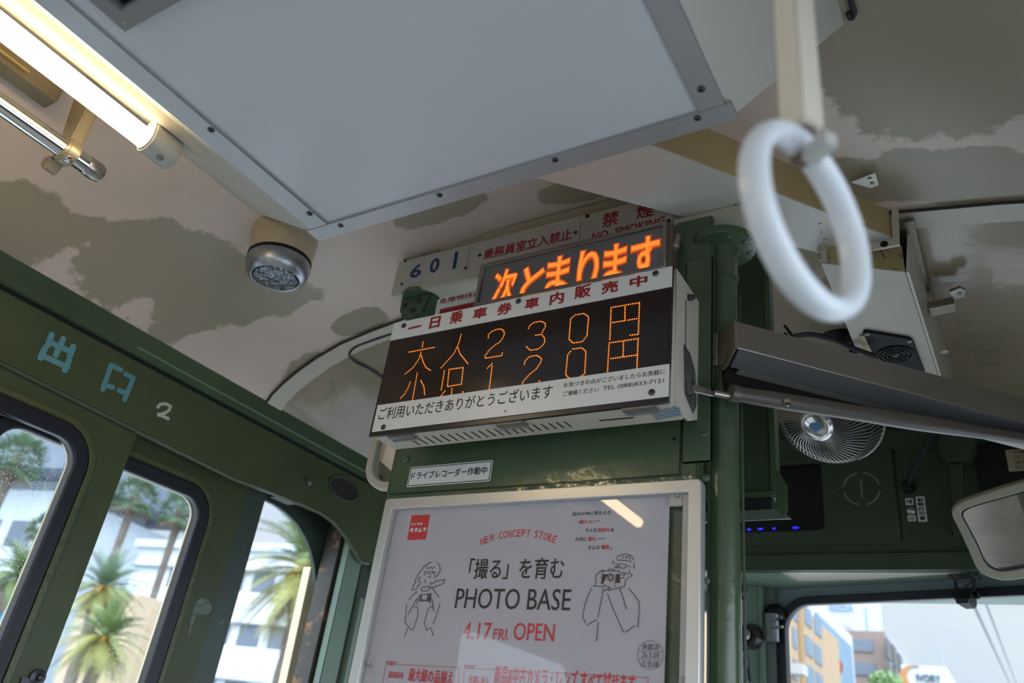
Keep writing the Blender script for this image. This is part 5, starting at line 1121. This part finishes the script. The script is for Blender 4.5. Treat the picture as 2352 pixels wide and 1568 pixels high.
def fan_palm(c, r, label, seed, gz=-2.2):
    random.seed(seed); c = Vector(c); base = Vector((c.x, c.y, gz)); t = thing('fan_palm', label, 'palm tree', base, 'palms beside the street')
    mb = MB(); mb.tube([base.lerp(c, k / 10) for k in range(11)], [.13 * r] * 9 + [.15 * r, .19 * r], 12); mb.build('trunk', TRUNK, t)
    m2 = MB(); md = MB()
    for k in range(46):
        q = k / 46; el = math.radians(75 - 125 * q + random.uniform(-8, 8)); az = k * 2.4; d = Vector((math.cos(az) * math.cos(el), math.sin(az) * math.cos(el), math.sin(el)))
        h = c + d * r * .55; tgt = m2 if q < .93 else md; tgt.tube([c, h], .012 * r, 4, caps=False)
        s = d.cross(Vector((0, 0, 1))).normalized(); nn = s.cross(d)
        for j in range(13):
            a = math.radians(-80 + 160 * j / 12); e_ = h + (d * math.cos(a) + s * math.sin(a)) * r * .5 + Vector((0, 0, -.16 * r * (abs(math.sin(a)) + .5))); w_ = (s * math.cos(a) - d * math.sin(a)) * .028 * r
            m_ = h.lerp(e_, .55) + Vector((0, 0, .03 * r)); tgt.add([h, m_ - w_, e_, m_ + w_], [(0, 1, 2, 3)])
    m2.build('fan_leaves', LEAFD, t, smooth=0); md.build('dry_leaves', DEAD, t, smooth=0); return t
def at(x, y, X): return onX(x, y, X)
def rp_x(x, y, X, px): return (X / ray(x, y).x) * px / FPX
date_palm(at(712, 1318, -20), rp_x(712, 1318, -20, 205), 'large date palm with yellow-green fronds seen through the open doorway', 3)
date_palm(at(240, 1468, -17), rp_x(240, 1468, -17, 130), 'stocky date palm low behind the second door pane', 5)
date_palm(at(238, 1352, -27), rp_x(238, 1352, -27, 115), 'date palm with orange fruit stalks in front of a beige building', 9, lm=LEAFD, n=46)
date_palm(at(40, 1320, -21), rp_x(40, 1320, -21, 110), 'green date palm behind the first door pane, above the blue road sign', 12, n=50, yellow=False)
fan_palm(at(312, 1140, -36), rp_x(312, 1140, -36, 62), 'tall slim fan palm, left of the pair behind the second door pane', 21)
fan_palm(at(418, 1172, -38), rp_x(418, 1172, -38, 60), 'tall slim fan palm, right of the pair behind the second door pane', 22)
fan_palm(at(42, 1050, -30), rp_x(42, 1050, -30, 70), 'tall fan palm reaching the top of the first door pane', 23)
fan_palm(at(105, 1215, -36), rp_x(105, 1215, -36, 45), 'smaller fan palm against the grey building behind the first door pane', 24)
# white building behind the palms
WB = mat('white_rendered_wall', (.42, .455, .48), .8, var=.03); BG = mat('window_band_glass', (.08, .10, .13), .3); SH = mat('shaded_balcony', (.22, .25, .28), .7)
def building(name, label, p, ux, w, d, z0, z1, m, floors, wins_=None, wm=BG, roof=None, band=.42, gap=0):
    t = thing(name, label, 'building', (p.x, p.y, z0)); P = Plane((p.x, p.y, 0), ux, (0, 0, 1))
    MB().pbox(P, 0, w, z0, z1, -d, 0).build('walls', m, t)
    return t, P
p = at(452, 1262, -48); ux = Vector((.985, .17, 0)); zt_b = p.z
t, P = building('office_building', 'long white office building with rows of dark windows behind the palms', p - Vector((5, .9, 0)), ux, 26, 14, -2.2, zt_b, WB, 6)
MB().pbox(P, -.3, 26.3, zt_b, zt_b + .5, -13, .4).build('parapet', mat('pale_parapet', (.36, .42, .46), .8), t)
fh = 3.3; nrow = int((zt_b + 2.2) / fh)
for r_i in range(nrow):
    zz = zt_b - 2.6 - r_i * fh
    MB().pbox(P, 0, 26, zz + 1.28, zz + 1.36, 0, .35).build('sill_band', SH, t)
    for c_i in range(10):
        if (c_i * 7 + r_i * 3) % 5 == 0: continue
        u0 = 1 + c_i * 2.4; wf = MB().pbox(P, u0, u0 + 1.7, zz, zz + 1.25, .0, .03).build('window', BG, t)
p = at(60, 1125, -62)
t, P = building('office_building', 'grey building with a dark flat overhanging roof, top left behind the palms', p - Vector((18, 4.4, 0)), Vector((.97, .24, 0)), 22, 12, -2.2, p.z, mat('pale_grey_wall', (.38, .42, .46), .8), 5)
MB().pbox(P, 5, 24, p.z + .9, p.z + 4.4, -13, 2.5).build('roof_overhang', mat('dark_roof_slab', (.10, .12, .16), .7), t)
MB().pbox(P, 6, 21.0, p.z, p.z + .9, -10, -.5).build('recess', SH, t)
for k in range(4):
    for j in range(6): MB().pbox(P, 1.5 + j * 3.4, 3.9 + j * 3.4, p.z - 4.2 - k * 4.4, p.z - 2.3 - k * 4.4, 0, .03).build('window', BG, t)
p = at(200, 1358, -33)
t, P = building('low_building', 'low beige building between the palms behind the second door pane', p, Vector((.99, .12, 0)), 3.1, 3, -2.2, p.z, mat('beige_wall', (.36, .27, .185), .8), 2)
MB().pbox(P, .8, 2.6, p.z - 1.4, p.z - .9, 0, .05).build('pale_band', WHITE, t)
# blue road sign
rs = at(10, 1445, -6.5); PRs = Plane(rs, (.8, .6, 0), (0, 0, 1))
rsg = thing('road_sign', 'blue road sign with white arrow shapes outside the first door pane', 'sign', (rs.x, rs.y, -2.2))
q = [PRs.uv(*p) for p in ((-30, 1470), (22, 1388), (35, 1410), (28, 1455), (12, 1487), (-30, 1487))]
plate('panel', PRs, [q], mat('sign_blue', (.02, .22, .55), .4), rsg, th=.02)
plate('white_arrow', PRs, [[PRs.uv(*p) for p in ((-5, 1460), (8, 1425), (20, 1432), (10, 1470), (-5, 1478))]], WHITE, rsg, th=.004, w=.014)
MB().tube([Vector((rs.x - .2, rs.y - .2, -2.2)), Vector((rs.x - .2, rs.y - .2, rs.z - .1))], .04, 10).build('post', STEEL, rsg)
# front street buildings (right)
def fat(x, y, Y): return onY(x, y, Y)
ORG = mat('orange_tile_wall', (.30, .205, .125), .8, var=.04); ORG2 = mat('darker_orange_strip', (.23, .14, .06), .8); PINK = mat('pink_brown_wall', (.17, .125, .11), .8, var=.04); LAV = mat('pale_lavender_wall', (.27, .26, .29), .8)
q0 = fat(1925, 1470, 46); XB = q0.x
zo = fat(1872, 1385, 36).z + .0
t = thing('apartment_building', 'orange apartment block with small windows left behind the windscreen', 'building', (XB, 38, -2.2))
MB().box((XB - 7, 25, -2.2), (XB, 46, q0.z)).build('walls', ORG, t)
PB = XP(XB)
zz0 = PB.uv(1925, 1470)[1]
for x, y, x2, y2 in ((1848, 1403, 1861, 1430), (1870, 1425, 1884, 1452), (1820, 1452, 1828, 1478), (1850, 1470, 1864, 1500), (1871, 1490, 1885, 1518), (1822, 1525, 1831, 1552), (1853, 1540, 1868, 1568), (1876, 1556, 1888, 1582), (1822, 1396, 1828, 1410)):
    a, b = PB.uv(x, y2), PB.uv(x2, y); zc_ = (a[1] + b[1]) / 2; hh3 = .40
    w_ = MB().pbox(PB, a[0], b[0], zc_ - hh3, zc_ + hh3, .0, .05).build('window', mat('pale_blue_glass', (.13, .17, .21), .6, spec=.2), t)
a = PB.uv(1830, 1400)[0]; MB().pbox(PB, a, a + .8, -2.2, q0.z, .0, .08).build('pilaster', ORG2, t)
a = PB.uv(1815, 1537); MB().pbox(PB, a[0] - .4, a[0] + .4, a[1] - .2, a[1] + .2, 0, .6).build('air_conditioner', mat('grey_unit', (.34, .34, .34), .6), t)
q0 = fat(1960, 1472, 55)
t = thing('glass_shop_building', 'narrow white building with a glazed front and red round sign', 'building', (XB, 50, -2.2))
xg0, xg1 = fat(1924, 1430, 48).x, fat(1960, 1480, 48).x
MB().box((XB - 6, 47, -2.2), (fat(1958, 1480, 60).x, 60, fat(1958, 1462, 60).z)).build('walls', mat('white_facade', (.40, .42, .44), .7), t)
XG = fat(1958, 1480, 60).x; PG = XP(XG)
a = PG.uv(1915, 1500); 
MB().pbox(PG, 48.5, 59, fat(1958, 1462, 60).z - 5.2, fat(1958, 1462, 60).z - .8, 0, .1).build('glazing', mat('blue_glazing', (.14, .20, .26), .6, spec=.2), t)
rp_ = PG.hit(1908, 1530); rp_ = onY(1908, 1530, 46.9)
MB().lathe([(.62, 0), (.62, .1)], rp_, (0, -1, 0), 20).build('red_sign', mat('red_disc', (.30, .04, .05), .5), t)
q0 = fat(1918, 1446, 70); q1b = fat(2030, 1446, 70)
t = thing('office_block', 'pink brown office block with dark window bands ahead of the tram', 'building', (q1b.x, 70, -2.2))
zpk = q0.z
MB().box((q0.x - 5, 70, -2.2), (q1b.x, 92, zpk)).build('walls', PINK, t)
MB().box((q1b.x, 70.2, -2.2), (q1b.x + .2, 91.8, zpk - .1)).build('side_wall', LAV, t)
P70 = YP(69.99)
for x, y, x2, y2 in ((1921, 1492, 1933, 1468), (1948, 1495, 2004, 1469), (1962, 1549, 2010, 1523)):
    a, b = P70.uv(x, y), P70.uv(x2, y2); MB().pbox(P70, a[0], b[0], a[1], b[1], 0, .1).build('window_band', BG, t)
P7x = XP(q1b.x + .21)
for x, y in ((2040, 1492), (2054, 1507), (2067, 1526), (2044, 1545), (2058, 1556)):
    a = P7x.uv(x, y); MB().pbox(P7x, a[0] - 1.1, a[0] + 1.1, a[1] - .75, a[1] + .75, 0, .1).build('window', mat('dark_side_glass', (.06, .06, .06), .3), t)
MB().box((q0.x - 1, 74, zpk), (q1b.x - 3.2, 80, zpk + 1.2)).build('roof_plant', mat('pale_roof_plant', (.26, .26, .28), .8), t)
MB().tube([(q1b.x - 1.5, 72, zpk), (q1b.x - 1.5, 72, zpk + 2.2)], .12, 8).build('aerial', SH, t)
a0_, a1_ = fat(1900, 1420, 110), fat(1985, 1420, 110); zw = fat(1940, 1380, 110).z
t = thing('tall_white_building', 'hazy tall white building with faint blue rooftop lettering behind the pink block', 'building', (a0_.x, 110, -2.2))
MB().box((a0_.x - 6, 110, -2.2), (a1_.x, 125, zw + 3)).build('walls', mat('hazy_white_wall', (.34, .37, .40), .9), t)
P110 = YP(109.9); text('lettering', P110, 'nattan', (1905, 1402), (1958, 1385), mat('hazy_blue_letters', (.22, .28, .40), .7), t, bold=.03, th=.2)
# white sign building with crescent
P60 = YP(60); a, b = P60.uv(2074, 1570), P60.uv(2172, 1531)
t = thing('sign_building', 'white building top with an orange crescent and dark lettering at the bottom right', 'building', (a[0], 60, -2.2))
MB().box((a[0], 60, -2.2), (b[0], 72, b[1])).build('walls', mat('white_facade'), t)
cc = P60.uv(2098, 1558); Rm_ = .80
th_ = [math.radians(60 + i * 240 / 16) for i in range(17)]
outer = [(cc[0] + Rm_ * math.cos(x), cc[1] + Rm_ * math.sin(x)) for x in th_]
th2 = [math.radians(60 + (16 - i) * 240 / 16) for i in range(17)]
inner = [(cc[0] + .28 + Rm_ * .80 * math.cos(x), cc[1] + .12 + Rm_ * .80 * math.sin(x)) for x in th2]
plate('crescent_logo', P60, [outer + inner[1:-1]], mat('crescent_orange', (.32, .14, .04), .6), t, th=.1, w=.06)
text('lettering', P60, 'IVORY', (2106, 1565), (2160, 1550), mat('slate_letters', (.03, .06, .08), .6), t, bold=.02, w=.06, th=.1)
MB().tube([(P60.uv(2159, 1530)[0], 62, b[1]), (P60.uv(2159, 1530)[0], 62, b[1] + 1.3)], .08, 6).build('aerial', SH, t)
# street tree and overhead wires
random.seed(4); tc_ = fat(2035, 1568, 40); tt_ = thing('street_tree', 'small bright green tree in front of the pink block', 'tree', (tc_.x, 40, -2.2))
MB().tube([(tc_.x, 40, -2.2), (tc_.x, 40, tc_.z)], .08, 8).build('trunk', TRUNK, tt_)
mb = MB()
for k in range(900):
    d = Vector((random.gauss(0, 1), random.gauss(0, 1), random.gauss(0, 1))).normalized() * .75 * random.random() ** .4; c_ = Vector((tc_.x, 40, tc_.z - .2)) + d; s = Vector((random.uniform(-1, 1), random.uniform(-1, 1), random.uniform(-1, 1))).normalized() * .11; s2 = s.orthogonal().normalized() * .05
    mb.add([c_ - s, c_ + s2, c_ + s, c_ - s2], [(0, 1, 2, 3)])
mb.build('foliage', mat('bright_leaf', (.09, .17, .05), .5, var=.3), tt_, smooth=0)
WIREM = mat('grey_overhead_wire', (.10, .13, .15), .5)
wa_, wb_ = fat(2238, 1392, 9), fat(2322, 1575, 34)
tag(MB().tube([wa_, wb_], .016, 6).build('overhead_wire', WIREM), 'left of the two thin overhead wires crossing the sky in the windscreen', 'wire', 'overhead wires in the sky')
wa_, wb_ = fat(2256, 1362, 9), fat(2336, 1575, 34)
tag(MB().tube([wa_, wb_], .012, 6).build('overhead_wire', WIREM), 'right of the two thin overhead wires crossing the sky in the windscreen', 'wire', 'overhead wires in the sky')

# ------------------------------------------------------------------ lift everything to floor level
for o in list(S.objects):
    if o.parent is None and o is not cam: o.location.z += CZ
